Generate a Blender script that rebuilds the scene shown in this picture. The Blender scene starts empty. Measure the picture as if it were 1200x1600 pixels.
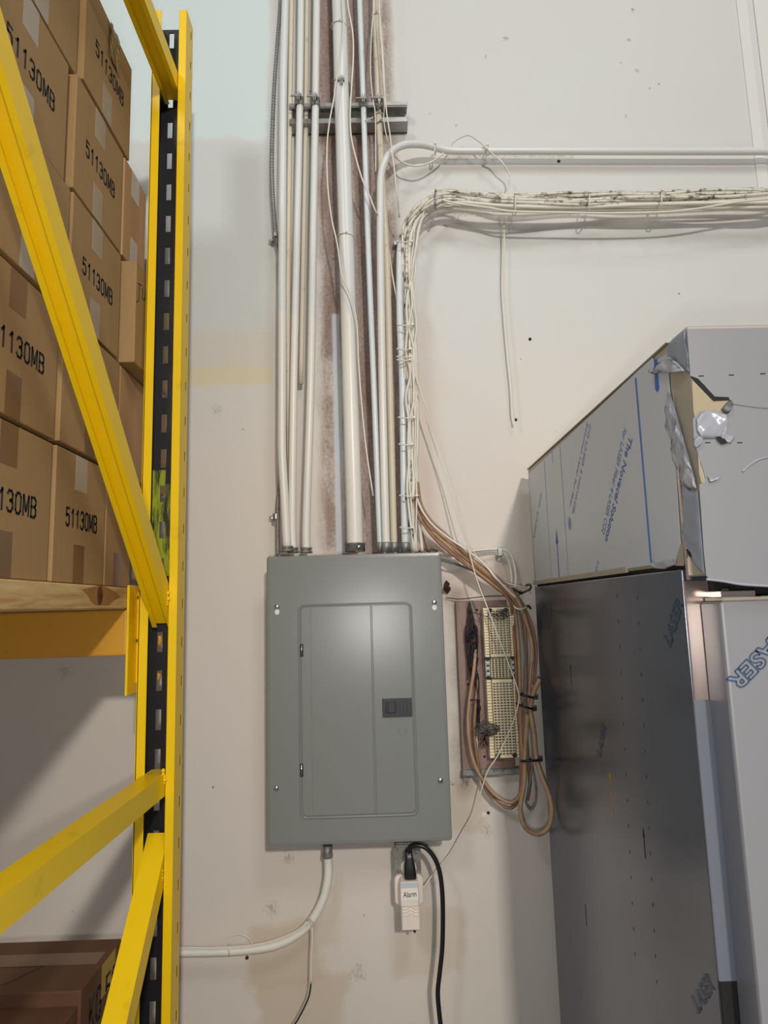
import bpy, bmesh, math, random
from mathutils import Vector, Matrix, Euler
random.seed(7)
S = bpy.context.scene
COL = S.collection
PI = math.pi

# ---------------------------------------------------------------- camera
F_PX = 1030.0                      # focal length in pixels of the 1200x1600 frame
CAMZ = 1.75
CAM = Vector((0.0, -1.6, CAMZ))
PITCH, ROLL, YAW = math.radians(8.08), math.radians(-1.604), math.radians(0.786)
_cx, _sx = math.cos(PITCH), math.sin(PITCH)
_cz, _sz = math.cos(ROLL), math.sin(ROLL)
_cy, _sy = math.cos(YAW), math.sin(YAW)
FW = Vector((_sy*_cx, _cy*_cx, _sx))
_r = Vector((_cy, -_sy, 0)); _u = _r.cross(FW)
RT = _cz*_r + _sz*_u
UP = -_sz*_r + _cz*_u
cd = bpy.data.cameras.new('camera')
cam = bpy.data.objects.new('camera', cd); COL.objects.link(cam)
cd.sensor_fit = 'VERTICAL'; cd.sensor_height = 36.0; cd.sensor_width = 27.0
cd.lens = 36.0*F_PX/1600.0
cd.clip_start = 0.02
m3 = Matrix((RT, UP, -FW)).transposed()
cam.matrix_world = Matrix.Translation(CAM) @ m3.to_4x4()
S.camera = cam

# ---------------------------------------------------------------- world, lights, exposure
S.view_settings.view_transform = 'Standard'
S.view_settings.look = 'None'
S.view_settings.gamma = 1.0
S.view_settings.use_curve_mapping = False
S.view_settings.exposure = -1.24
w = bpy.data.worlds.new('world'); S.world = w; w.use_nodes = True
w.node_tree.nodes['Background'].inputs[0].default_value = (0.86, 0.90, 1.0, 1)
w.node_tree.nodes['Background'].inputs[1].default_value = 0.42

def area(name, loc, target, size, power, col, sy=None):
    l = bpy.data.lights.new(name, 'AREA'); l.energy = power; l.color = col; l.size = size
    if sy: l.shape = 'RECTANGLE'; l.size_y = sy
    o = bpy.data.objects.new(name, l); COL.objects.link(o)
    o.location = loc
    o.rotation_euler = (Vector(target)-Vector(loc)).to_track_quat('-Z', 'Y').to_euler()
    return o
area('bay_lamp', (0.92, -5.2, CAMZ+1.84), (-0.1, 0, 1.6), 0.22, 290, (1.0, 0.93, 0.86))
area('ceiling_lamp', (1.05, -3.0, CAMZ+3.5), (0.1, 0, 2.6), 0.8, 78, (1.0, 0.99, 0.97))
area('aisle_lamp', (-2.3, -4.2, CAMZ+3.6), (0.1, 0, 2.4), 0.9, 130, (0.92, 0.97, 1.0))
area('phone_lamp', (-0.02, -1.64, CAMZ-0.07), (0, 0, CAMZ), 0.035, 9.0, (1.0, 0.97, 0.95))

# ---------------------------------------------------------------- pixel -> point on a real surface
def ray(x, y):
    return RT*((x-600)/F_PX) + UP*(-(y-800)/F_PX) + FW
def W(x, y, off=0.0):              # point at distance off in front of the wall
    d = ray(x, y); return CAM + d*((-off-CAM.y)/d.y)
def SX(x, y, X):                   # point on the plane x = X
    d = ray(x, y); return CAM + d*((X-CAM.x)/d.x)

# ---------------------------------------------------------------- materials
MATS = {}
def nodes(name):
    m = bpy.data.materials.new(name); m.use_nodes = True
    nt = m.node_tree; b = nt.nodes['Principled BSDF']
    return m, nt, b
def noise(nt, scale, detail=4, rough=0.55, vec=None, dist=0.0):
    n = nt.nodes.new('ShaderNodeTexNoise'); n.inputs['Scale'].default_value = scale
    n.inputs['Detail'].default_value = detail; n.inputs['Roughness'].default_value = rough
    n.inputs['Distortion'].default_value = dist
    if vec is not None: nt.links.new(vec, n.inputs['Vector'])
    return n.outputs['Fac']
def ramp(nt, fac, a, b, c0=(0,0,0,1), c1=(1,1,1,1)):
    r = nt.nodes.new('ShaderNodeValToRGB'); nt.links.new(fac, r.inputs[0])
    r.color_ramp.elements[0].position = a; r.color_ramp.elements[1].position = b
    r.color_ramp.elements[0].color = c0; r.color_ramp.elements[1].color = c1
    return r.outputs[0]
def mix(nt, fac, a, b, mode='MIX'):
    n = nt.nodes.new('ShaderNodeMix'); n.data_type = 'RGBA'; n.blend_type = mode
    for sock, v in ((n.inputs[0], fac), (n.inputs[6], a), (n.inputs[7], b)):
        if isinstance(v, bpy.types.NodeSocket): nt.links.new(v, sock)
        elif isinstance(v, (int, float)): sock.default_value = v
        else: sock.default_value = (*v[:3], 1)
    return n.outputs[2]
def mth(nt, op, a, b=None, c=None):
    n = nt.nodes.new('ShaderNodeMath'); n.operation = op
    for i, v in enumerate((a, b, c)):
        if v is None: continue
        if isinstance(v, bpy.types.NodeSocket): nt.links.new(v, n.inputs[i])
        else: n.inputs[i].default_value = v
    return n.outputs[0]
def coord(nt, kind='Object'):
    return nt.nodes.new('ShaderNodeTexCoord').outputs[kind]
def bump(nt, b, h, strength=0.2, dist=0.002):
    n = nt.nodes.new('ShaderNodeBump'); n.inputs['Strength'].default_value = strength
    n.inputs['Distance'].default_value = dist
    nt.links.new(h, n.inputs['Height']); nt.links.new(n.outputs[0], b.inputs['Normal'])
def setb(b, **k):
    for a, v in k.items():
        b.inputs[a.replace('_', ' ')].default_value = v
def srgb(r, g, b):
    f = lambda c: ((c/255+0.055)/1.055)**2.4 if c > 10 else c/255/12.92
    return (f(r), f(g), f(b))

def paint(name, col, rough=0.5, metal=0.0, dirt=None, dsc=30, da=0.55, db=0.75, vary=0.12, vs=6, bs=0.0, bsc=200, stretch=None, spec=None):
    m, nt, b = nodes(name)
    v = coord(nt)
    if stretch:
        mp = nt.nodes.new('ShaderNodeMapping'); nt.links.new(v, mp.inputs[0])
        mp.inputs['Scale'].default_value = stretch; v = mp.outputs[0]
    dark = tuple(c*(1-vary) for c in col); lite = tuple(min(1, c*(1+vary)) for c in col)
    c = mix(nt, noise(nt, vs, 5, 0.6, v), dark, lite)
    if dirt:
        c = mix(nt, ramp(nt, noise(nt, dsc, 6, 0.65, v), da, db), c, dirt)
    nt.links.new(c, b.inputs['Base Color'])
    setb(b, Roughness=rough, Metallic=metal)
    if spec is not None: b.inputs['Specular IOR Level'].default_value = spec
    if bs: bump(nt, b, noise(nt, bsc, 3, 0.5, v), bs)
    MATS[name] = m
    return m

paint('rack_yellow', srgb(243, 202, 6), 0.38, dirt=srgb(190, 150, 20), dsc=9, da=0.6, db=0.85, vary=0.10, vs=3, bs=0.08, bsc=90)
paint('rack_black', (0.012, 0.012, 0.014), 0.42, vary=0.2)
paint('beam_yellow', srgb(205, 150, 45), 0.45, dirt=srgb(80, 45, 20), dsc=26, da=0.66, db=0.74, vary=0.12, vs=4)
paint('panel_grey', srgb(128, 131, 126), 0.25, vary=0.02, vs=3, bs=0.05, bsc=700)
paint('latch_black', (0.03, 0.03, 0.034), 0.45, vary=0.1)
paint('chrome', (0.72, 0.72, 0.72), 0.22, 1.0, vary=0.1)
paint('galvanized', srgb(165, 165, 160), 0.38, 0.75, dirt=srgb(105, 90, 75), dsc=40, da=0.55, db=0.8, vary=0.2, vs=30)
paint('old_galvanized', srgb(150, 150, 145), 0.5, 0.55, dirt=srgb(85, 68, 55), dsc=55, da=0.5, db=0.72, vary=0.2, vs=30)
paint('conduit_white', srgb(226, 222, 212), 0.33, dirt=srgb(150, 135, 115), dsc=28, da=0.68, db=0.9, vary=0.06, vs=5, bs=0.05, bsc=120, stretch=(1, 1, 0.4))
paint('conduit_cool', srgb(212, 220, 222), 0.30, dirt=srgb(140, 130, 118), dsc=35, da=0.62, db=0.85, vary=0.07, vs=5, bs=0.05, bsc=120, stretch=(1, 1, 0.4))
paint('conduit_cream', srgb(214, 204, 182), 0.4, dirt=srgb(140, 118, 92), dsc=35, da=0.6, db=0.85, vary=0.08, vs=5)
paint('wire_white', srgb(226, 220, 206), 0.42, vary=0.05, vs=12)
paint('cable_white', srgb(220, 214, 200), 0.45, dirt=srgb(60, 52, 44), dsc=34, da=0.50, db=0.64, vary=0.10, vs=14)
paint('cable_clean', srgb(224, 219, 207), 0.45, dirt=srgb(150, 138, 120), dsc=22, da=0.66, db=0.8, vary=0.08, vs=14)
paint('cable_brown', srgb(150, 112, 84), 0.5, dirt=srgb(95, 62, 42), dsc=18, da=0.5, db=0.75, vary=0.15, vs=10)
paint('cable_tan', srgb(172, 140, 108), 0.5, dirt=srgb(120, 88, 62), dsc=18, da=0.5, db=0.8, vary=0.12, vs=10)
paint('cable_grey', srgb(112, 112, 106), 0.5, dirt=srgb(60, 56, 50), dsc=30, vary=0.1)
paint('cord_black', (0.012, 0.012, 0.013), 0.35, vary=0.1)
paint('plastic_white', srgb(226, 214, 200), 0.42, vary=0.03)
paint('paper_white', srgb(230, 224, 214), 0.7, vary=0.03)
paint('block_cream', srgb(240, 224, 186), 0.5, dirt=srgb(150, 128, 80), dsc=60, da=0.6, db=0.85, vary=0.06, vs=20)
paint('clip_metal', srgb(70, 62, 46), 0.4, 0.5, vary=0.3, vs=200)
paint('board_mauve', srgb(146, 122, 110), 0.6, dirt=srgb(110, 76, 66), dsc=8, da=0.45, db=0.7, vary=0.15, vs=5, stretch=(3, 1, 1))
paint('tangle_dark', (0.02, 0.016, 0.022), 0.5, dirt=srgb(100, 50, 40), dsc=60, da=0.55, db=0.6, vary=0.3, vs=40)
paint('wire_grey', srgb(104, 106, 102), 0.5, dirt=srgb(40, 44, 44), dsc=80, da=0.45, db=0.6, vary=0.2, vs=40)
paint('ink', (0.022, 0.02, 0.018), 0.7, vary=0.1)
paint('film_blue', srgb(48, 100, 168), 0.45, vary=0.1)
paint('film_blue_pale', srgb(104, 134, 172), 0.4, vary=0.1)
paint('film_ink', srgb(62, 84, 112), 0.5, vary=0.1)
paint('tape_blue', srgb(20, 96, 176), 0.5, vary=0.08)
paint('steel_warm', srgb(172, 166, 150), 0.45, 0.35, vary=0.05, vs=4)
paint('steel_bright', srgb(225, 205, 195), 0.22, 0.9, vary=0.05)
paint('film_front', srgb(140, 140, 142), 0.34, vary=0.03, vs=3, bs=0.06, bsc=12)
paint('film_pale', srgb(190, 196, 204), 0.3, vary=0.03, vs=3, bs=0.06, bsc=12)
paint('film_crumple', srgb(160, 162, 168), 0.22, vary=0.08, vs=12, bs=0.35, bsc=38)
paint('film_blueish', srgb(138, 146, 158), 0.4, vary=0.04, vs=3, bs=0.1, bsc=18)
paint('film_shaded', srgb(112, 116, 126), 0.35, vary=0.04, vs=3)  # darker copy of the film; weaker light low down is put into the colour
paint('foam_beige', srgb(168, 154, 124), 0.7, vary=0.06)
paint('dark_gap', (0.01, 0.01, 0.01), 0.8)
paint('rust', srgb(92, 66, 48), 0.8, dirt=(0.02, 0.015, 0.012), dsc=60, da=0.4, db=0.6, vary=0.3, vs=30)
paint('yellow_drip', srgb(170, 140, 40), 0.5)
paint('tape_pale', srgb(172, 158, 140), 0.22, vary=0.10, vs=25)
paint('tape_brown', srgb(118, 88, 62), 0.25, vary=0.10, vs=25)
paint('tape_amber', srgb(124, 84, 34), 0.25, vary=0.10, vs=25)

def two_tone(name, zline, col):
    m = MATS[name]; nt = m.node_tree; b = nt.nodes['Principled BSDF']
    old = b.inputs['Base Color'].links[0].from_socket
    g = nt.nodes.new('ShaderNodeNewGeometry'); sp = nt.nodes.new('ShaderNodeSeparateXYZ'); nt.links.new(g.outputs['Position'], sp.inputs[0])
    q = mth(nt, 'ADD', sp.outputs[2], mth(nt, 'MULTIPLY', mth(nt, 'SUBTRACT', noise(nt, 14, 3, .5, g.outputs['Position']), .5), .12))
    f = mth(nt, 'MINIMUM', mth(nt, 'MAXIMUM', mth(nt, 'DIVIDE', mth(nt, 'SUBTRACT', q, zline), 0.006), 0), 1)
    nt.links.new(mix(nt, f, old, mix(nt, 0.85, old, col)), b.inputs['Base Color'])
two_tone('conduit_white', W(540, 485, .08).z, srgb(216, 219, 216))

def cardboard(name, col, dk):
    m, nt, b = nodes(name); v = coord(nt)
    c = mix(nt, noise(nt, 5, 4, 0.6, v), tuple(x*0.88 for x in col), tuple(min(1, x*1.1) for x in col))
    mp = nt.nodes.new('ShaderNodeMapping'); nt.links.new(v, mp.inputs[0]); mp.inputs['Scale'].default_value = (40, 40, 2)
    c = mix(nt, mth(nt, 'MULTIPLY', noise(nt, 6, 3, 0.6, mp.outputs[0]), 0.30), c, dk)
    c = mix(nt, ramp(nt, noise(nt, 420, 2, 0.5, v), 0.62, 0.7), c, tuple(x*0.86 for x in col))
    nt.links.new(c, b.inputs['Base Color']); setb(b, Roughness=0.75)
    bump(nt, b, noise(nt, 60, 3, 0.5, mp.outputs[0]), 0.08)
    MATS[name] = m
cardboard('cardboard', srgb(164, 132, 86), srgb(130, 98, 58))
cardboard('cardboard_light', srgb(182, 146, 102), srgb(150, 112, 76))
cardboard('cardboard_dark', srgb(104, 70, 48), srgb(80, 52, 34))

def wood(name):
    m, nt, b = nodes(name); v = coord(nt)
    mp = nt.nodes.new('ShaderNodeMapping'); nt.links.new(v, mp.inputs[0]); mp.inputs['Scale'].default_value = (8, 1.2, 14)
    n = noise(nt, 5, 6, 0.6, mp.outputs[0], 0.6)
    c = mix(nt, ramp(nt, n, 0.35, 0.7), srgb(214, 184, 128), srgb(170, 130, 78))
    nt.links.new(c, b.inputs['Base Color']); setb(b, Roughness=0.6)
    MATS[name] = m
wood('pine')
paint('knot', srgb(96, 52, 26), 0.5, dirt=srgb(40, 20, 12), dsc=60, da=0.45, db=0.6, vary=0.3, vs=50)
paint('knot_halo', srgb(156, 108, 62), 0.55, vary=0.2, vs=40)

def wall_material():
    m, nt, b = nodes('painted_wall'); v = coord(nt)
    sep = nt.nodes.new('ShaderNodeSeparateXYZ'); nt.links.new(v, sep.inputs[0])
    X, Z = sep.outputs[0], sep.outputs[2]
    nz = mth(nt, 'SUBTRACT', noise(nt, 9, 5, 0.6, v), 0.5)
    nf = mth(nt, 'SUBTRACT', noise(nt, 45, 4, 0.6, v), 0.5)
    def step(val, edge, soft, wob=0.05):      # 0 below edge .. 1 above
        q = mth(nt, 'ADD', val, mth(nt, 'MULTIPLY', nz, wob))
        q = mth(nt, 'DIVIDE', mth(nt, 'SUBTRACT', q, edge-soft/2), soft)
        return mth(nt, 'MINIMUM', mth(nt, 'MAXIMUM', q, 0), 1)
    def rect(x0, x1, z0, z1, soft=0.02, wob=0.05):
        a = mth(nt, 'MULTIPLY', step(X, x0, soft, wob), mth(nt, 'SUBTRACT', 1, step(X, x1, soft, wob)))
        c = mth(nt, 'MULTIPLY', step(Z, z0, soft, wob), mth(nt, 'SUBTRACT', 1, step(Z, z1, soft, wob)))
        return mth(nt, 'MULTIPLY', a, c)
    def prect(px0, py0, px1, py1, soft=0.02, wob=0.05):
        my = (max(py0, 0)+py1)/2; a = W(px0, my); c = W(px1, my); mx = (px0+px1)/2
        return rect(a.x, c.x, W(mx, py1).z, W(mx, py0).z, soft, wob)
    low = srgb(214, 206, 195); high = srgb(208, 211, 207); cool = srgb(206, 219, 216)
    c = mix(nt, step(Z, W(300, 620).z, 0.5, 0.5), low, high)
    c = mix(nt, mth(nt, 'MULTIPLY', noise(nt, 3, 4, 0.6, v), 0.35), c, srgb(206, 196, 184))
    # upper-left fresh paint and the beige patch under it
    c = mix(nt, rect(-1.4, W(420, 0).x, W(0, 222).z, 4.9, 0.01, 0.07), c, cool)
    c = mix(nt, prect(60, 222, 424, 520, 0.012, 0.06), c, srgb(202, 205, 200))
    c = mix(nt, mth(nt, 'MULTIPLY', prect(296, 515, 424, 575, 0.02, 0.05), 0.8), c, srgb(206, 200, 186))
    c = mix(nt, mth(nt, 'MULTIPLY', prect(290, 572, 424, 602, 0.012, 0.05), 0.6), c, srgb(214, 200, 150))
    # peach tint beside and below the pipes
    for r, s in (((625, 470, 680, 880), 0.28), ((428, 360, 470, 900), 0.15), ((630, 330, 1200, 348), 0.35), ((560, 240, 1200, 256), 0.3), ((690, 880, 830, 935), 0.4)):
        c = mix(nt, mth(nt, 'MULTIPLY', prect(*r, 0.07, 0.10), s), c, srgb(206, 172, 148))
    # bare, stained strip behind the conduits
    mp = nt.nodes.new('ShaderNodeMapping'); nt.links.new(v, mp.inputs[0]); mp.inputs['Scale'].default_value = (3.5, 1, 0.8)
    st = noise(nt, 6, 6, 0.7, mp.outputs[0], 0.4); gr = noise(nt, 130, 5, 0.8, v)
    dirtm = ramp(nt, mth(nt, 'ADD', mth(nt, 'MULTIPLY', st, 0.6), mth(nt, 'MULTIPLY', gr, 0.4)), 0.42, 0.58)
    top = W(520, 0).z + 0.4
    band = prect(498, -900, 622, 862, 0.03, 0.03)
    c = mix(nt, mth(nt, 'MULTIPLY', band, 0.75), c, srgb(196, 188, 180))
    c = mix(nt, mth(nt, 'MULTIPLY', band, dirtm), c, srgb(146, 122, 108))
    for r in ((500, -900, 530, 560), (556, -900, 590, 870), (598, 330, 626, 862)):
        c = mix(nt, mth(nt, 'MULTIPLY', prect(*r, 0.02, 0.03), mth(nt, 'ADD', mth(nt, 'MULTIPLY', gr, 1.0), 0.15)), c, srgb(124, 96, 86))
    # pale strip with blue tint beside the big conduit
    c = mix(nt, mth(nt, 'MULTIPLY', prect(522, 490, 534, 862, 0.006, 0.008), 0.8), c, srgb(205, 212, 220))
    # tan filler patches low on the wall
    for r, s in (((392, 1440, 500, 1540), .55), ((400, 1530, 540, 1640), .5), ((500, 1380, 530, 1480), .3), ((620, 1420, 720, 1520), .35), ((700, 1210, 760, 1300), .4)):
        c = mix(nt, mth(nt, 'MULTIPLY', prect(*r, 0.02, 0.09), s), c, srgb(192, 172, 142))
    # dirt round the terminal board
    c = mix(nt, mth(nt, 'MULTIPLY', prect(712, 915, 735, 1240, 0.03, 0.06), mth(nt, 'MULTIPLY', gr, 0.9)), c, srgb(120, 90, 84))
    c = mix(nt, mth(nt, 'MULTIPLY', prect(640, 850, 700, 868, 0.02, 0.05), 0.5), c, srgb(150, 110, 90))
    # grime shelf lines above pipes
    # specks and scuffs
    sp = ramp(nt, noise(nt, 38, 3, 0.5, v), 0.745, 0.765)
    c = mix(nt, mth(nt, 'MULTIPLY', sp, 0.55), c, srgb(110, 100, 90))
    vor = nt.nodes.new('ShaderNodeTexVoronoi'); vor.inputs['Scale'].default_value = 11; nt.links.new(v, vor.inputs['Vector'])
    dots = ramp(nt, vor.outputs['Distance'], 0.012, 0.035, (1, 1, 1, 1), (0, 0, 0, 1))
    c = mix(nt, mth(nt, 'MULTIPLY', dots, ramp(nt, noise(nt, 1.7, 2, 0.5, v), 0.48, 0.52)), c, srgb(90, 82, 76))
    sm = nt.nodes.new('ShaderNodeMapping'); nt.links.new(v, sm.inputs[0]); sm.inputs['Scale'].default_value = (6, 1, 1.2)
    scr = ramp(nt, noise(nt, 9, 6, 0.75, sm.outputs[0], 1.5), 0.70, 0.76)
    c = mix(nt, mth(nt, 'MULTIPLY', scr, 0.35), c, srgb(170, 152, 136))
    hn = noise(nt, 110, 6, 0.85, v)
    for px, py, rr, s in ((988, 15, .022, .9), (983, 62, .018, 1), (790, 60, .03, .6), (970, 98, .010, .8), (996, 110, .02, .6), (1015, 138, .012, .9), (713, 196, .018, .8), (672, 178, .012, .8), (978, 182, .016, .6), (697, 353, .022, 1), (820, 362, .012, .6), (650, 868, .05, .6), (728, 1218, .05, .9), (760, 1300, .04, .5), (706, 1224, .02, 1), (450, 1340, .05, .5), (425, 1420, .05, .5), (560, 1520, .06, .45), (100, 1050, .05, .4), (340, 640, .04, .4), (880, 330, .0, 0)):
        if rr <= 0: continue
        p = W(px, py)
        dd = mth(nt, 'SQRT', mth(nt, 'ADD', mth(nt, 'POWER', mth(nt, 'SUBTRACT', X, p.x), 2), mth(nt, 'POWER', mth(nt, 'SUBTRACT', Z, p.z), 2)))
        f = mth(nt, 'SUBTRACT', 1, mth(nt, 'DIVIDE', dd, rr)); f = mth(nt, 'MAXIMUM', f, 0)
        f = ramp(nt, mth(nt, 'MULTIPLY', mth(nt, 'POWER', f, .5), hn), .42, .54)
        c = mix(nt, mth(nt, 'MULTIPLY', f, s), c, srgb(96, 84, 76))
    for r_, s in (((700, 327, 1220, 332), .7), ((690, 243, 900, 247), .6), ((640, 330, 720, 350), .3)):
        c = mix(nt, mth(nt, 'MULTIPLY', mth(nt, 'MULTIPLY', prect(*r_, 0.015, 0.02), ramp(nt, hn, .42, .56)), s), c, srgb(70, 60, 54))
    nt.links.new(c, b.inputs['Base Color'])
    setb(b, Roughness=0.55)
    hh = mth(nt, 'ADD', mth(nt, 'MULTIPLY', nz, 1.0), mth(nt, 'MULTIPLY', nf, 0.25))
    bump(nt, b, hh, 0.25, 0.004)
    return m
MATS['wall'] = wall_material()
paint('trim_paint', srgb(220, 219, 212), 0.55, vary=0.03)
paint('smudge', srgb(120, 110, 100), 0.9, dirt=srgb(60, 52, 46), dsc=90, da=.45, db=.6)
paint('concrete', srgb(120, 118, 112), 0.7, vary=0.15, vs=3)

def side_steel():
    m, nt, b = nodes('side_steel'); v = coord(nt)
    mp = nt.nodes.new('ShaderNodeMapping'); nt.links.new(v, mp.inputs[0]); mp.inputs['Scale'].default_value = (1, 1, 160)
    n = noise(nt, 2, 3, 0.6, mp.outputs[0])
    c = mix(nt, n, srgb(98, 104, 118), srgb(116, 121, 134))
    nt.links.new(c, b.inputs['Base Color'])
    setb(b, Metallic=0.72, Roughness=0.22)
    bump(nt, b, noise(nt, 3.2, 2, 0.4, v), 0.08, 0.01)
    MATS['side_steel'] = m
side_steel()
def M(n): return MATS[n]

# ---------------------------------------------------------------- mesh helpers
def finish(name, bm, mat, parent=None, smooth=False):
    bmesh.ops.recalc_face_normals(bm, faces=bm.faces[:])
    me = bpy.data.meshes.new(name)
    vs = [v.co for v in bm.verts]
    if parent is None and vs:
        lo = Vector([min(v[i] for v in vs) for i in range(3)]); hi = Vector([max(v[i] for v in vs) for i in range(3)])
        ctr = (lo+hi)/2
    elif parent is not None: ctr = Vector(parent['_o'])
    else: ctr = Vector()
    bmesh.ops.translate(bm, verts=bm.verts[:], vec=-ctr)
    bm.to_mesh(me); bm.free()
    if smooth:
        for p in me.polygons: p.use_smooth = True
    o = bpy.data.objects.new(name, me); COL.objects.link(o)
    me.materials.append(M(mat) if isinstance(mat, str) else mat)
    if parent is not None:
        o.parent = parent
    else:
        o.location = ctr
    o['_o'] = list(ctr)
    return o
def thing(name, label, cat, loc, group=None):
    o = bpy.data.objects.new(name, None); COL.objects.link(o); o.empty_display_size = 0.05
    o.location = loc; o['_o'] = list(loc); o['label'] = label; o['category'] = cat
    if group: o['group'] = group
    return o
def tag(o, label, cat, group=None, kind=None):
    o['label'] = label; o['category'] = cat
    if group: o['group'] = group
    if kind: o['kind'] = kind
    return o
def bx(bm, x0, x1, y0, y1, z0, z1, bev=0.0, seg=2):
    r = bmesh.ops.create_cube(bm, size=1.0)
    sx, sy, sz = abs(x1-x0), abs(y1-y0), abs(z1-z0)
    c = Vector(((x0+x1)/2, (y0+y1)/2, (z0+z1)/2))
    for v in r['verts']:
        v.co = Vector((v.co.x*sx, v.co.y*sy, v.co.z*sz)) + c
    if bev:
        es = list({e for v in r['verts'] for e in v.link_edges})
        bmesh.ops.bevel(bm, geom=es, offset=bev, segments=seg, profile=0.5, affect='EDGES')
    return bm
def box(name, x0, x1, y0, y1, z0, z1, mat, parent=None, bev=0.0, seg=2):
    bm = bmesh.new(); bx(bm, x0, x1, y0, y1, z0, z1, bev, seg)
    return finish(name, bm, mat, parent)
def catmull(P, n=6):
    P = [Vector(p) for p in P]
    if len(P) < 3: return P
    Q = [P[0]*2-P[1]] + P + [P[-1]*2-P[-2]]
    out = []
    for i in range(1, len(Q)-2):
        a, b, c, d = Q[i-1:i+3]
        for k in range(n):
            t = k/n
            out.append(0.5*((2*b)+(c-a)*t+(2*a-5*b+4*c-d)*t*t+(3*b-a-3*c+d)*t**3))
    out.append(P[-1])
    return out
def tube(bm, P, r, seg=8, cap=True, rf=None):
    n = len(P)
    T = [(P[min(i+1, n-1)]-P[max(i-1, 0)]).normalized() for i in range(n)]
    a = Vector((0, 1, 0)) if abs(T[0].y) < 0.9 else Vector((1, 0, 0))
    N = T[0].cross(a).normalized()
    rings = []
    for i in range(n):
        N = (N - T[i]*N.dot(T[i]))
        if N.length < 1e-6: N = T[i].orthogonal()
        N.normalize(); B = T[i].cross(N)
        rr = rf(i/(n-1), i) if rf else r
        rings.append([bm.verts.new(P[i]+(N*math.cos(2*PI*k/seg)+B*math.sin(2*PI*k/seg))*rr) for k in range(seg)])
    for i in range(n-1):
        for k in range(seg):
            k2 = (k+1) % seg
            bm.faces.new((rings[i][k], rings[i][k2], rings[i+1][k2], rings[i+1][k]))
    if cap:
        bm.faces.new(rings[0][::-1]); bm.faces.new(rings[-1])
    return bm
def tubeobj(name, P, r, mat, parent=None, seg=8, n=6, rf=None):
    bm = bmesh.new(); tube(bm, catmull(P, n), r, seg, True, rf)
    return finish(name, bm, mat, parent, smooth=True)
def pw(pts, off=0.03):             # pixel track -> points in front of the wall; a point may carry its own distance
    return [W(p[0], p[1], p[2] if len(p) > 2 else off) for p in pts]
def extend(pts, P):
    '''carry a run on past the edge of the view, up the wall, along it or down to the floor'''
    a, b = pts[0], pts[-1]
    steps = (.06, .16, .35, .75, 1.5)
    if a[1] < -5:
        d = (P[0]-P[1]).normalized(); d.y = 0; q = P[0].copy()
        for t in steps: P.insert(0, q+d*t)
    elif a[0] > 1205:
        q = P[0].copy()
        for t in steps: P.insert(0, q+Vector((t, 0, 0)))
    if b[1] > 1610:
        q = P[-1].copy()
        for t in steps[:4]: P.append(Vector((q.x, q.y, max(.01, q.z-t))))
    elif b[0] < 200 and b[1] > 1400:
        q = P[-1].copy()
        for t in steps: P.append(q-Vector((t, 0, 0)))
    return P
def wire(name, pts, r, mat, label, cat, off=0.03, group=None, seg=7, n=6):
    o = tubeobj(name, extend(pts, pw(pts, off)), r, mat, seg=seg, n=n)
    return tag(o, label, cat, group)
def lathe(bm, c, axis, prof, seg=20):      # prof: (distance along axis, radius)
    axis = Vector(axis).normalized(); a = axis.orthogonal().normalized(); b = axis.cross(a); rings = []
    for h, r in prof:
        rings.append([bm.verts.new(Vector(c)+axis*h+(a*math.cos(2*PI*k/seg)+b*math.sin(2*PI*k/seg))*max(r, 1e-5)) for k in range(seg)])
    for i in range(len(rings)-1):
        for k in range(seg):
            bm.faces.new((rings[i][k], rings[i][(k+1) % seg], rings[i+1][(k+1) % seg], rings[i+1][k]))
    bm.faces.new(rings[0][::-1]); bm.faces.new(rings[-1])
    return bm
def sheet(name, pts, nrm, th, mat, parent=None):     # flat outline with thickness th along nrm
    bm = bmesh.new(); nrm = Vector(nrm)
    a = [bm.verts.new(p) for p in pts]
    f = bm.faces.new(a)
    r = bmesh.ops.extrude_face_region(bm, geom=[f])
    bmesh.ops.translate(bm, vec=nrm*th, verts=[g for g in r['geom'] if isinstance(g, bmesh.types.BMVert)])
    bmesh.ops.triangulate(bm, faces=[f for f in bm.faces if len(f.verts) > 4])
    return finish(name, bm, mat, parent)
def rrect(x0, x1, z0, z1, r, n=6):
    out = []
    for cx, cz, a0 in ((x1-r, z1-r, 0), (x0+r, z1-r, 90), (x0+r, z0+r, 180), (x1-r, z0+r, 270)):
        for k in range(n+1):
            a = math.radians(a0+90*k/n); out.append((cx+r*math.cos(a), cz+r*math.sin(a)))
    return out
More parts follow.
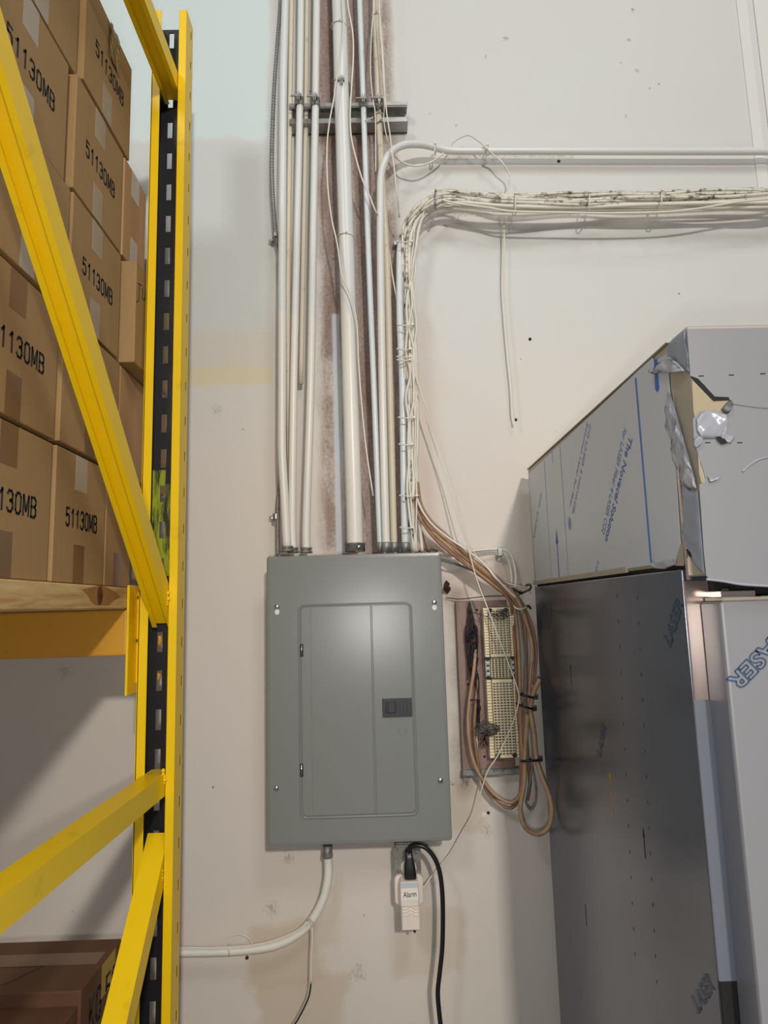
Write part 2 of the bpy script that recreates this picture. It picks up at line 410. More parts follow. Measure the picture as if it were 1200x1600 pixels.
def text(name, s, origin, xd, yd, width, height, mat, parent, bold=0.0, th=0.0004, outline=False, condensed=True):
    cu = bpy.data.curves.new('lettering', 'FONT'); cu.body = s; cu.size = 1.0; cu.offset = bold; cu.resolution_u = 3
    to = bpy.data.objects.new('lettering', cu); COL.objects.link(to)
    dg = bpy.context.evaluated_depsgraph_get(); dg.update()
    me = bpy.data.meshes.new_from_object(to.evaluated_get(dg))
    bpy.data.objects.remove(to); bpy.data.curves.remove(cu)
    xs = [v.co.x for v in me.vertices]; ys = [v.co.y for v in me.vertices]
    x0, x1, y0, y1 = min(xs), max(xs), min(ys), max(ys)
    xd = Vector(xd).normalized(); yd = Vector(yd).normalized(); nn = xd.cross(yd)
    bm = bmesh.new(); bm.from_mesh(me); bpy.data.meshes.remove(me)
    for v in bm.verts:
        v.co = Vector(origin) + xd*((v.co.x-x0)/(x1-x0)*width) + yd*((v.co.y-y0)/(y1-y0)*height)
    if outline:
        bmesh.ops.dissolve_faces(bm, faces=bm.faces[:])
        es = [e for e in bm.edges if e.is_boundary]
        b2 = bmesh.new()
        for e in es:
            a, b = e.verts[0].co, e.verts[1].co
            d = (b-a)
            if d.length < 1e-5: continue
            s_ = d.normalized().cross(nn)*outline
            q = [a+s_, b+s_, b-s_, a-s_]
            b2.faces.new([b2.verts.new(p+nn*th) for p in q])
        bm.free(); bm = b2
    else:
        r = bmesh.ops.extrude_face_region(bm, geom=bm.faces[:])
        bmesh.ops.translate(bm, vec=nn*th, verts=[g for g in r['geom'] if isinstance(g, bmesh.types.BMVert)])
    return finish(name, bm, mat, parent)

GLY = {
 '5': [[(.92, 1), (.14, 1), (.10, .56), (.30, .64), (.60, .64), (.86, .55), (.94, .34), (.88, .12), (.62, 0), (.32, .02), (.08, .16)]],
 '1': [[(.22, .78), (.42, .86), (.58, 1), (.58, 0)]],
 '3': [[(.08, .84), (.30, 1), (.68, 1), (.90, .84), (.86, .60), (.50, .53), (.90, .46), (.94, .18), (.70, 0), (.30, 0), (.06, .16)]],
 '0': [[(.30, 1), (.70, 1), (.92, .84), (.92, .16), (.70, 0), (.30, 0), (.08, .16), (.08, .84), (.30, 1)]],
 'M': [[(.04, 0), (.04, 1), (.50, .22), (.96, 1), (.96, 0)]],
 'B': [[(.08, 0), (.08, 1), (.66, 1), (.88, .88), (.88, .64), (.68, .53), (.08, .53)], [(.68, .53), (.92, .40), (.92, .13), (.70, 0), (.08, 0)]],
 'K': [[(.08, 0), (.08, 1)], [(.92, 1), (.10, .42)], [(.34, .58), (.95, 0)]],
 'G': [[(.92, .80), (.70, 1), (.30, 1), (.08, .82), (.08, .18), (.30, 0), (.72, 0), (.92, .16), (.92, .46), (.55, .46)]],
}
def stencil(name, s, origin, xd, yd, width, height, wt, mat, parent):
    xd, yd = Vector(xd).normalized(), Vector(yd).normalized(); nn = xd.cross(yd); bm = bmesh.new()
    adv = width/(len(s)-.25); gw = adv*.74
    for i, ch in enumerate(s):
        for line in GLY[ch]:
            P = [Vector(origin)+xd*(i*adv+gw*p[0])+yd*(height*p[1]) for p in line]
            for a, b in zip(P, P[1:]):
                d = (b-a).normalized(); q = nn.cross(d)*wt/2; e = d*wt*.3
                bm.faces.new([bm.verts.new(v+nn*.0003) for v in (a-e-q, b+e-q, b+e+q, a-e+q)])
    r_ = bmesh.ops.extrude_face_region(bm, geom=bm.faces[:])
    bmesh.ops.translate(bm, vec=nn*-.0003, verts=[g for g in r_['geom'] if isinstance(g, bmesh.types.BMVert)])
    return finish(name, bm, mat, parent)

# ================================================================ SETTING
bm = bmesh.new(); bx(bm, -6, 6, 0, 0.15, 0, 5.6)
o = finish('wall_back', bm, 'wall'); o.data.transform(Matrix.Translation(o.location)); o.location = (0, 0, 0); o['kind'] = 'structure'
o = box('floor', -6, 6, -9, 0.0, -0.1, 0.0, 'concrete'); o['kind'] = 'structure'
# raised vertical joint at the right
a = W(1155, 0); b2 = W(1173, 290)
bm = bmesh.new()
for (xa, ya), (xb, yb), th in (((1155, 0), (1170, 225), 0.003), ((1183, 0), (1195, 225), 0.005)):
    p = W(xa, ya); q = W(xb, yb); X0 = (p.x+q.x)/2
    bx(bm, X0, X0+0.03 if th < 0.004 else X0+1.2, -th, 0, W(1170, 296).z, 5.0, 0.001, 1)
o = finish('trim_1', bm, 'trim_paint'); o['kind'] = 'structure'

# ================================================================ SMALL WALL MARKS
def dark_hole(px, py, r, label):
    bm = bmesh.new(); lathe(bm, W(px, py, 0.0), (0, -1, 0), [(0, r), (0.0006, r), (0.0008, r*0.6)], 12)
    tag(finish('wall_anchor', bm, 'ink'), label, 'wall anchor')
dark_hole(873, 252, 0.0045, 'small dark screw hole just under the horizontal white conduit')
dark_hole(899, 301, 0.004, 'tiny dark plug just above the bundled white cables')
def screwpx(px, py, lab):
    t = thing('wall_screw', lab, 'screw', W(px, py, 0))
    bm = bmesh.new(); lathe(bm, W(px, py, 0), (0, -1, 0), [(0, 0.004), (0.002, 0.004), (0.003, 0.002)], 10); finish('head', bm, 'rust', t, True)
screwpx(828, 530, 'small painted screw in the wall above the fridge')
screwpx(386, 1496, 'small dark screw under the low bent conduit')

# ================================================================ YELLOW RACK
XL, XR = -0.470, -0.3945
YF, YB = -0.285, -0.234
ZT = W(285, 18, 0.28).z
ZW = ZT-0.004
rack = thing('pallet_rack', 'tall yellow steel pallet rack frame with slotted black web beside the wall', 'rack', (XL, YB, 0))
bm = bmesh.new(); t_ = 0.0025
bx(bm, XL, XL+t_, YF, YB, 0, ZT)                                   # left flange
bx(bm, XL, XL+0.019, YF, YF+t_, 0, ZT, 0.001, 1)                   # left lip
bx(bm, XR-0.017, XR, YF, YF+t_, 0, ZT, 0.001, 1)                   # right lip
# right flange with its row of small slots
z0s = W(262, 63, 0.2).z
z1s = W(262, 252, 0.2).z
pitch = (W(265, 157, 0.235).z - W(263, 350, 0.235).z)/4
sl = []
z = W(265, 157, 0.235).z + 2*pitch
while z > 0.1: sl.append(z); z -= pitch
def slotted(bm, plane, u0, u1, s0, s1, w0, w1, hz, zt):
    def put(ua, ub, za, zb):
        if plane == 'y': bx(bm, ua, ub, w0, w1, za, zb)
        else: bx(bm, w0, w1, ua, ub, za, zb)
    put(u0, s0, 0, zt); put(s1, u1, 0, zt)
    prev = zt
    for z in sl:
        if z+hz > zt: continue
        put(s0, s1, z+hz, prev); prev = z-hz
    put(s0, s1, 0, prev)
slotted(bm, 'x', YF, YB, YB-0.017, YB-0.009, XR-0.0007, XR, 0.010, ZT)
finish('upright', bm, 'rack_yellow', rack)
bm = bmesh.new()
SXC = W(258, 605, 0.235).x
slotted(bm, 'y', XL+t_+0.001, XR-t_-0.001, SXC-0.0056, SXC+0.0056, YB-0.003, YB, 0.0200, ZW)
bx(bm, XL+t_, XL+t_+0.002, YF+0.004, YB-0.003, 0, ZW)
bx(bm, XR-t_-0.002, XR-t_, YF+0.004, YB-0.003, 0, ZW)
finish('slotted_web', bm, 'rack_black', rack)
bm = bmesh.new()                                                  # green-yellow overspray film on the web
mgreen = paint('overspray', srgb(150, 160, 20), 0.45, dirt=(0.02, 0.03, 0.01), dsc=22, da=0.45, db=0.6, vary=0.2, vs=20, stretch=(3, 1, 0.5))
za, zb = W(250, 900, .235).z, W(250, 735, .235).z
for zz in sl:
    if za < zz < zb:
        pass
bx(bm, XL+0.006, SXC-.0055, YB-0.0036, YB-0.003, za, zb); bx(bm, SXC+.0055, XR-0.006, YB-0.0036, YB-0.003, za, zb-0.03)
prevz = zb
for zz in sl:
    if zz-0.0165 < za or zz+0.0165 > zb: continue
    bx(bm, SXC-.0055, SXC+.0055, YB-0.0036, YB-0.003, zz+0.0175, min(prevz, zb)); prevz = zz-0.0175
finish('paint_overspray', bm, 'overspray', rack)

def brace(P0, P1, wx, hh, low):
    """C channel between two points of the frame plane; open side faces down."""
    P0, P1 = Vector(P0), Vector(P1)
    d = (P1-P0).normalized(); L = (P1-P0).length
    xx = Vector((1, 0, 0)); up = xx.cross(d)
    if up.z < 0: up = -up
    bm = bmesh.new()
    def slab(a0, a1, b0, b1, ex0=0, ex1=0):
        vs = []
        for s in (0, 1):
            base = P0 if s == 0 else P1
            for (a, b) in ((a0, b0), (a1, b0), (a1, b1), (a0, b1)):
                vs.append(bm.verts.new(base + xx*a + up*b))
        for f in ((0, 1, 2, 3), (7, 6, 5, 4), (0, 4, 5, 1), (1, 5, 6, 2), (2, 6, 7, 3), (3, 7, 4, 0)):
            bm.faces.new([vs[i] for i in f])
    w2, h2, t = wx/2, hh/2, 0.0022
    web = (-h2+0.013) if low else h2
    slab(-w2+t, w2-t, web-t, web)
    slab(-w2, -w2+t, -h2, h2); slab(w2-t, w2, -h2, h2)
    slab(-w2+t, -w2+0.009, -h2, -h2+t); slab(w2-0.009, w2-t, -h2, -h2+t)
    return finish('brace', bm, 'rack_yellow', rack)
XC = -0.4325
def yz(px, py): p = SX(px, py, XC); return p.y, p.z
def br(a, b, low, wx=0.040, hh=0.040):
    ya, za = yz(*a); yb, zb = yz(*b); yb2 = YF+0.045
    # run the axis into the channel
    t = (yb2-ya)/(yb-ya); zc = za+(zb-za)*t
    ext = (0.9-abs(YF)-0.0)/abs(yb-ya)*1.0
    ext = min(ext, 6)
    ya2 = yb-(yb-ya)*(1.0+0) ; ya2 = max(-1.25, ya-(yb-ya)*ext); za2 = za-(zb-za)*(ya-ya2)/(yb-ya)
    brace((XC, ya2, za2), (XC, yb2, zc), wx, hh, low)
br((11, 175), (233, 890), True)
br((0, 1410), (215, 1247), False)
br((184, 1600), (230, 1400), False)
br((215, 0), (261, 120), True)
# weld blobs where the braces meet the lip
for (px, py) in ((262, 118), (262, 935), (256, 1213), (252, 1365)):
    p = W(px, py, 0.288); bm = bmesh.new()
    tube(bm, catmull([p+Vector((random.uniform(-.002, .002), 0, -.014+.0035*k)) for k in range(9)], 3), .004, 8, True, rf=lambda t, i: .0032+.0014*math.sin(i*1.3))
    finish('weld_bead', bm, 'rack_yellow', rack, True)
# rear beam to the left with its end connector
ZB1 = CAMZ+0.006; ZB0 = CAMZ-0.082
bm = bmesh.new(); bx(bm, -2.6, XL-0.016, -0.30, -0.235, ZB0, ZB1, 0.004, 2); finish('shelf_beam', bm, 'beam_yellow', rack)
bm = bmesh.new()
zc0 = W(213, 1087, .30).z; zc1 = W(213, 914, .30).z
bx(bm, XL-0.016, XL-0.011, -0.305, -0.215, zc0, zc1, 0.001, 1)
bx(bm, XL-0.011, XL-0.0005, -0.262, -0.215, zc0+0.02, zc1-0.01, 0.001, 1)
cn = finish('beam_connector', bm, 'rack_yellow', rack)
for z in (CAMZ-0.055, CAMZ+0.03):
    bm = bmesh.new(); lathe(bm, (XL-0.006, -0.263, z), (0, -1, 0), [(0, .004), (.003, .004), (.004, .002)], 8); finish('rivet', bm, 'rust', cn, True)
for (px, py) in ((249, 1000), (247, 1055)):
    bm = bmesh.new(); p = W(px, py, 0.212)
    lathe(bm, p, (0, -1, 0), [(0, .007), (.004, .007), (.006, .004)], 10)
    for v in bm.verts: v.co.z = p.z+(v.co.z-p.z)*1.9
    finish('stud', bm, 'beam_yellow', rack, True)
# lower beam, out of the frame, carries the bottom boxes
ZLS = CAMZ-0.98
box('shelf_beam', -2.6, XL-0.002, -0.30, -0.235, ZLS-0.12, ZLS-0.04, 'rack_yellow', rack)

# ---- shelf planks
XP = -0.487
ZP0, ZP1 = CAMZ+0.0075, CAMZ+0.0485
yend = SX(213, 930, XP).y
pl = thing('shelf_plank', 'rough pine plank with a dark knot resting on the yellow beam', 'plank', (XP, yend, ZP0))
box('board', XP-0.09, XP, -1.38, yend, ZP0, ZP1, 'pine', pl, 0.002, 1)
kc = SX(156, 930, XP)
def blob(c, ry, rz, n, jit):
    out = []
    for k in range(n):
        a = 2*PI*k/n; q = 1+random.uniform(-jit, jit)
        out.append(Vector((c.x, c.y+ry*q*math.cos(a), c.z+rz*q*math.sin(a))))
    return out
sheet('knot_grain', [Vector((XP, SX(x, y, XP).y, SX(x, y, XP).z)) for x, y in ((128, 921), (145, 917), (156, 915), (166, 917), (178, 924), (189, 932), (176, 940), (170, 946), (150, 946), (142, 940), (137, 930))], (1, 0, 0), 0.0003, 'knot_halo', pl)
sheet('knot', blob(kc, 0.011, 0.016, 16, 0.15), (1, 0, 0), 0.0008, 'knot', pl)
for k in range(5):
    x1 = XP-0.094-k*0.142
    tag(box('shelf_plank', x1-0.138, x1, -1.38, yend, ZP0, ZP1, 'pine', None, 0.002, 1),
        'pine shelf plank lying behind the front plank under the cartons', 'plank', 'rear shelf planks')

# ================================================================ CARTONS
XB = -0.5
HZ = 0.2245
def yb(px, py): return SX(px, py, XB).y
def carton(y0, y1, z0, x1=XB, h=0.2175, wx=0.62, label='', group='brown cartons stacked on the shelf', mat='cardboard',
           code=True, tapes='pd', gap=0.0015, name='cardboard_box'):
    x1 += random.uniform(-.003, .0)
    t = thing(name, label, 'box', ((x1-wx/2), (y0+y1)/2, z0), group)
    box('carton_body', x1-wx, x1, y0+gap+random.uniform(0, .002), y1-gap-random.uniform(0, .002), z0+0.0005, z0+h, mat, t, 0.0018, 2)
    L = y1-y0; xs = x1
    if code:
        zt = z0+h*0.43
        stencil('printed_code', '51130MB', (xs+0.0001, y0+L*0.21, zt), (0, 1, 0), (0, 0, 1), L*0.60, 0.029, 0.0042, 'ink', t)
    ym = y0+L*0.47
    if tapes:
        m1 = {'p': 'tape_pale', 'b': 'tape_brown', 'a': 'tape_amber'}.get(tapes[0])
        m2 = {'p': 'tape_pale', 'd': 'tape_brown', 'b': 'tape_brown'}.get(tapes[1])
        if m1: box('packing_tape', xs, xs+0.0004, ym-0.022, ym+0.022, z0+h*0.72, z0+h-0.001, m1, t)
        if m2: box('packing_tape', xs, xs+0.0004, ym-0.020, ym+0.020, z0+0.001, z0+h*0.30, m2, t)
    return t
ROW = [CAMZ+0.050+HZ*k for k in range(5)]
# the column split positions come from the photograph's vertical edges
e1 = [yb(85, 800), yb(165, 850)]
e2 = [yb(94, 640), yb(187, 640)]
e3 = [yb(111, 400), yb(189, 480)]
e4 = [yb(119, 200), yb(193, 330)]
e5 = [yb(133, 60), yb(206, 180)]
D = 0.236
lab = {
 (0, 0): 'brown carton at bottom left of the stack, tape strip at its foot',
 (0, 1): 'brown bottom carton with code above a wooden plank knot',
 (1, 0): 'brown carton second row, amber tape above its large printed code',
 (1, 1): 'brown carton second row, mostly hidden behind the yellow diagonal brace',
 (2, 0): 'brown carton third row at the left, shaded behind the diagonal brace',
 (2, 1): 'brown carton third row, code printed right of the diagonal brace',
 (3, 0): 'brown carton fourth row with code, pale tape strips top and bottom',
 (3, 1): 'brown carton fourth row directly under the topmost coded carton',
 (4, 0): 'brown carton at the top left corner, ribbed pale tape at its foot',
 (4, 1): 'topmost brown carton with code and crumpled dark sticker, edge against white wall',
}
tp = {(0, 0): 'bd', (0, 1): 'pd', (1, 0): 'ad', (1, 1): 'bd', (2, 0): 'ap', (2, 1): 'pp', (3, 0): 'pp', (3, 1): 'pp', (4, 0): 'pp', (4, 1): 'xp'}
boxes = {}
for r, e in enumerate((e1, e2, e3, e4, e5)):
    boxes[(r, 1)] = carton(e[0], e[1], ROW[r], label=lab[(r, 1)], tapes=tp[(r, 1)], code=(r != 1))
    y1 = e[0]-(0.012 if r == 3 else 0.0)
    boxes[(r, 0)] = carton(y1-D, y1, ROW[r], x1=XB-(.010 if r in (3, 4) else .004), label=lab[(r, 0)], tapes=tp[(r, 0)], code=(r != 4))
# near column at the far left, rows four and five
carton(e4[0]-0.012-2*D-0.004, e4[0]-0.012-D-0.004, ROW[3], label='brown carton sliver at the very top left, nearest to the viewer', code=False)
# sticker on the topmost carton
zt = ROW[4]+0.2175
bm = bmesh.new()
yy = SX(179, 60, XB).y
NS = 6
g = [[bm.verts.new((XB+0.0008+random.uniform(0, 0.003), yy-0.024+0.048*i/NS, zt-0.004-0.075*j/NS)) for j in range(NS+1)] for i in range(NS+1)]
for i in range(NS):
    for j in range(NS): bm.faces.new((g[i][j], g[i+1][j], g[i+1][j+1], g[i][j+1]))
o = finish('crumpled_sticker', bm, 'tape_brown', boxes[(4, 1)])
# third column, behind
carton(e1[1]+0.003, -0.245, ROW[0], label='shaded brown carton in the bottom row, deepest behind the brace foot', code=False, mat='cardboard', tapes='pb')
carton(e2[1]+0.003, -0.035, ROW[1], label='light brown plain carton behind the second row, next to the post', code=False, mat='cardboard_light', tapes='')
carton(e4[1]+0.003, SX(231, 300, XB).y, ROW[3], label='narrow brown carton with pale tape beside the top of the yellow post', code=False, mat='cardboard_light', tapes='pp')
jy0 = SX(212, 480, -0.475).y
jz0 = SX(212, 587, -0.475).z
j = thing('cardboard_box', 'brown carton with handwritten month, half hidden by the yellow post', 'box', (-0.6, -0.2, jz0), 'brown cartons stacked on the shelf')
box('carton_body', -1.05, -0.475, jy0, -0.12, ROW[1]+0.2230, ROW[3]-0.008, 'cardboard', j, 0.002, 2)
def stroke(name, pts, r, mat, parent, X):
    bm = bmesh.new()
    for s in pts: tube(bm, [SX(x, y, X) for x, y in s], r, 5)
    return finish(name, bm, mat, parent)
stroke('handwriting', [[(215, 442), (222, 446)], [(218, 444), (217, 470), (213, 471)], [(223, 450), (222, 466), (226, 468), (228, 455)], [(228, 468), (229, 452), (232, 468), (233, 456)]], 0.0006, 'ink', j, -0.4745)

# ---- bottom boxes on the lower shelf level
XLB = -0.52
pb = SX(190, 1466, XLB); pf = SX(127, 1548, XLB)
zt1 = (pb.z+pf.z)/2
hb = zt1-ZLS
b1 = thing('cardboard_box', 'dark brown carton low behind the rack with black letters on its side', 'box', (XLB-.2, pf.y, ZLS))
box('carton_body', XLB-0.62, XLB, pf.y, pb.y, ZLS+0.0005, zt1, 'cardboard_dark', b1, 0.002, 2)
box('packing_tape', XLB-0.62, XLB-0.01, (pf.y*0.40+pb.y*0.60)-0.022, (pf.y*0.40+pb.y*0.60)+0.02, zt1, zt1+0.0005, 'tape_brown', b1)
stencil('printed_code', 'KG', (XLB+0.0001, pf.y+0.035, zt1-0.085), (0, 1, 0), (0, 0, 1), 0.050, 0.052, 0.006, 'ink', b1)
stencil('printed_code', '50', (XLB+0.0004, pf.y+0.105, zt1-0.085), (0, 1, 0), (0, 0, 1), 0.050, 0.052, 0.006, 'ink', b1)
o = box('yellow_stain', XLB, XLB+0.0002, pf.y+0.085, pb.y-0.03, zt1-0.06, zt1-0.003, 'yellow_drip', b1)
# printed frame on its top
bm = bmesh.new()
fy0, fy1 = pf.y+0.025, pf.y+0.085
for (xa, xb_, ya, yb_) in ((-1.1, -0.665, fy0, fy0+0.002), (-1.1, -0.625, fy1-0.002, fy1)):
    bx(bm, xa, xb_, ya, yb_, zt1, zt1+0.0003)
bm.verts.ensure_lookup_table()
tube(bm, [Vector((-0.665, fy0+0.001, zt1)), Vector((-0.625, fy1-0.001, zt1))], 0.001, 5)
finish('printed_frame', bm, 'ink', b1)
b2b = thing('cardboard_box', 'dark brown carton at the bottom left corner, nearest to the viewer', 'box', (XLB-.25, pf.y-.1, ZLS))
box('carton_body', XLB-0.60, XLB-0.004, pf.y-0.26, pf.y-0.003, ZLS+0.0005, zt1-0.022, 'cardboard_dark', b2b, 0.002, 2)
text('printed_code', 'A', (XLB-0.0038, pf.y-0.06, zt1-0.085), (0, 1, 0), (0, 0, 1), 0.035, 0.05, 'ink', b2b, bold=0.02)
tag(box('shelf_board', -1.2, XL-0.03, -1.3, -0.235, ZLS-0.04, ZLS, 'pine'), 'pine board of the lower shelf under the dark cartons', 'plank')

# ================================================================ CONDUITS
def conduit(name, pts, dpx, mat, label, off, group='vertical conduits above the electrical panel', seg=18, nn=5, lock=None, cat='conduit', fit=None):
    P = extend(pts, pw(pts, off))
    r = dpx/2/F_PX*(1.6-off)
    t = thing(name, label, cat, P[-1], group)
    bm = bmesh.new(); tube(bm, catmull(P, nn), r, seg); finish('pipe', bm, mat, t, True)
    if fit:
        e = P[-1]; axis = (P[-2]-P[-1]).normalized()
        bm = bmesh.new(); rr = r*1.22
        if fit == 'nut': prof = [(0, rr*1.25), (.003, rr*1.3), (.004, rr*1.02), (.008, rr*1.05), (.009, rr*1.2), (.0125, rr*1.15), (.013, r)]
        elif fit == 'set': prof = [(0, rr), (.016, rr), (.017, rr*1.06), (.019, rr*1.06), (.020, r)]
        else: prof = [(0, rr*1.05), (.020, rr*1.0), (.022, r)]
        lathe(bm, e, axis, prof, 20); finish('connector', bm, 'old_galvanized', t, True)
        if fit == 'set':
            bm = bmesh.new(); lathe(bm, e+axis*0.009+Vector((0.008, -rr*0.8, 0)), (0.4, -1, 0), [(0, .005), (.006, .005), (.008, .003)], 8); finish('set_screw', bm, 'chrome', t, True)
    return t
O1 = 0.070
conduit('conduit', [(446, -60), (446, 0), (443, 120), (442, 250), (441, 400), (440.5, 600), (440.5, 700), (444, 770), (449, 862)], 13.5, 'conduit_white', 'leftmost white conduit, bending slightly right just above the grey panel', 0.085, fit='nut')
conduit('conduit', [(457, -60), (456, 0), (454, 120), (452, 300), (450, 500), (452, 700), (455, 864)], 8, 'conduit_cream', 'thin cream conduit tucked behind the two leftmost white conduits', 0.03)
conduit('conduit', [(471, -60), (470.5, 0), (468, 200), (463.5, 400), (459, 600), (456.5, 800), (458, 864)], 12, 'conduit_white', 'second white conduit from the left, clamped to the strut', O1, fit='nut')
conduit('conduit', [(481, -60), (480, 0), (478, 200), (474, 400), (470, 600)], 8, 'conduit_cream', 'short cream conduit behind, between second and third white conduits', 0.025)
conduit('conduit', [(495.5, -60), (495, 0), (492.5, 200), (489, 400), (485.5, 600), (479, 800), (478.5, 864)], 12.6, 'conduit_white', 'third white conduit from the left with a dark locknut on the panel', O1, fit='nut')
conduit('conduit', [(526, -60), (530, 0), (535.5, 200), (542, 400), (547.5, 600), (553.5, 800), (555, 862)], 26, 'conduit_white', 'thickest white conduit in the middle, with a metal set-screw coupling at the panel', 0.078, fit='set', seg=28)
conduit('conduit', [(560, -60), (562, 0), (569, 200), (576, 400), (584, 600), (592, 800), (595, 862)], 9.6, 'conduit_cool', 'narrow bluish-white conduit right of the thick one', O1, fit='plain')
conduit('conduit', [(584, -60), (586, 0), (593, 200), (604, 400), (609, 600), (614, 800), (616, 862)], 11, 'conduit_cream', 'rear conduit passing behind the big bend, cream coloured lower down', 0.055, fit='plain')
conduit('conduit', [(1260, 235.5, .035), (1200, 236.5, .035), (1000, 236.5, .035), (800, 236, .035), (730, 236, .035), (700, 235, .037), (675, 229, .045), (655, 225.5, .055), (630, 227, .07), (611, 238, .08), (600, 256), (595, 280), (594.5, 330), (594.5, 400), (597.5, 600), (602, 800), (604, 862)], 12.6, 'conduit_white', 'white conduit curving from the horizontal run down into the panel', 0.085, fit='plain', nn=8)
conduit('conduit', [(627, 372, .03), (625.5, 385, .05), (624.5, 410), (625, 500), (629, 600), (632, 800), (634, 862)], 11.6, 'conduit_cool', 'bluish-white short conduit carrying the tied cables, rightmost on the panel', 0.060, fit='plain')
# two gray nipples near the right end
# low conduit under the panel
conduit('conduit', [(512, 1324), (513, 1345), (512.5, 1372), (505, 1405), (488, 1437), (465, 1460), (430, 1477), (385, 1484), (330, 1487), (250, 1488), (190, 1489)], 12.5, 'conduit_white', 'painted conduit curving left from under the electrical panel', 0.045, group='low painted conduits', nn=8)
bm = bmesh.new(); lathe(bm, W(512, 1340, .045), (0, 0, 1), [(0, .0105), (.004, .012), (.012, .0105), (.026, .0105)], 16)
tag(finish('conduit_fitting', bm, 'old_galvanized', None, True), 'metal fitting joining the low conduit to the panel bottom', 'fitting')
bm = bmesh.new(); P = [W(375, 1500, .004)]
loop = [W(357+ (22*math.cos(math.radians(a))) + 15, 1478-18*math.sin(math.radians(a)), .02) for a in range(-10, 200, 20)]
tag(tubeobj('pipe_strap', loop, 0.0012, 'conduit_white', n=3, seg=5), 'thin painted loop standing above the low conduit', 'strap')
wire('cable_tie', [(358, 1476, .035), (358, 1480, .056), (358, 1490, .056), (358, 1494, .035)], 0.0016, 'wire_white', 'painted tie round the low horizontal conduit', 'cable tie')
wire('thin_cable', [(484, 1441, .055), (476, 1447, .058), (455, 1459, .056), (420, 1472, .055), (380, 1479, .056), (330, 1482, .056), (300, 1481, .056), (240, 1482, .056)], 0.0018, 'cable_clean', 'thin painted cable running along the top of the low conduit', 'cable')
lw = thing('hanging_cable', 'thin cable dropping from the low conduit, white above and black below', 'cable', W(486, 1438, .06))
tubeobj('painted_length', pw([(480, 1446), (486, 1437), (488, 1460), (486.5, 1500), (486, 1536)], .060), 0.0019, 'wire_white', lw)
tubeobj('bare_length', pw([(486, 1536), (483, 1556), (475, 1575), (466, 1592), (455, 1612), (440, 1660), (436, 1720)], .060), 0.0017, 'cord_black', lw)
wire('cable_tie', [(478, 1440, .04), (486, 1436, .068), (490, 1444, .066), (482, 1452, .05), (477, 1446, .04)], 0.0018, 'wire_white', 'white tie at the bend of the low conduit', 'cable tie')

# armoured cable at the left
P = catmull([W(440, -60, .05)+Vector((.002, 0, t)) for t in (1.5, .75, .35, .15)]+pw([(440, -60, .05), (438.5, 0, .05), (434, 60, .05), (429, 130, .048), (426, 200, .046), (425, 270, .045), (428, 330, .04), (432, 372, .03), (440, 410, .025), (449, 470, .02), (450, 560, .02), (447, 660, .02), (440, 735, .03), (434.5, 780, .035), (434, 820, .035), (434.5, 866, .035)]), 60)
bm = bmesh.new(); tube(bm, P, 0.005, 10, True, rf=lambda t, i: 0.0056 if i % 4 < 2 else 0.0042)
tag(finish('armoured_cable', bm, 'galvanized', None), 'ribbed metal armoured cable left of the white conduits', 'cable')
for px, py, l in ((431, 379, 'small galvanized one-hole strap on the armoured cable, halfway up'), (432, 810, 'small galvanized one-hole strap on the armoured cable just above panel')):
    c = W(px, py, 0.0); t = thing('pipe_strap', l, 'strap', c, 'armoured cable straps')
    bm = bmesh.new(); bx(bm, c.x-0.018, c.x-0.004, -0.004, 0, c.z-0.007, c.z+0.007, 0.001, 1)
    n_ = 10; q = []
    for k in range(n_+1):
        a = PI*k/n_; q.append((c.x+0.004-0.0078*math.cos(a), -0.034-0.0078*math.sin(a)))
    for k in range(n_):
        (xa, ya), (xb_, yb_) = q[k], q[k+1]
        vs = [bm.verts.new((xa, ya, c.z-0.006)), bm.verts.new((xb_, yb_, c.z-0.006)), bm.verts.new((xb_, yb_, c.z+0.006)), bm.verts.new((xa, ya, c.z+0.006))]
        bm.faces.new(vs)
    bx(bm, c.x-0.0045, c.x-0.003, -0.036, 0, c.z-0.006, c.z+0.006)
    finish('strap_body', bm, 'galvanized', t)
    bm = bmesh.new(); lathe(bm, (c.x-0.011, -0.004, c.z), (0, -1, 0), [(0, .0045), (.002, .004), (.003, .002)], 10); finish('screw', bm, 'chrome', t, True)

# strut channel: C section with lips, open towards the room
zt_, zb_ = W(640, 155, .05).z, W(640, 187, .05).z
xa, xb_ = W(451, 160, .05).x, W(637, 170, .05).x
bm = bmesh.new(); t = 0.0025; D0 = -0.041
bx(bm, xa, xb_, -0.0030, 0, zb_, zt_)
bx(bm, xa, xb_, D0, 0, zt_-t, zt_); bx(bm, xa, xb_, D0, 0, zb_, zb_+t)
bx(bm, xa, xb_, D0-t, D0, zt_-0.011, zt_, 0.001, 1); bx(bm, xa, xb_, D0-t, D0, zb_, zb_+0.013, 0.001, 1)
bx(bm, xa, xb_, D0, D0+0.008, zt_-0.011-t, zt_-0.011); bx(bm, xa, xb_, D0, D0+0.008, zb_+0.013, zb_+0.013+t)
tag(finish('strut_channel', bm, 'galvanized'), 'slotted metal strut channel mounted on the wall behind the conduits', 'strut')
zc = (zt_+zb_)/2+0.006
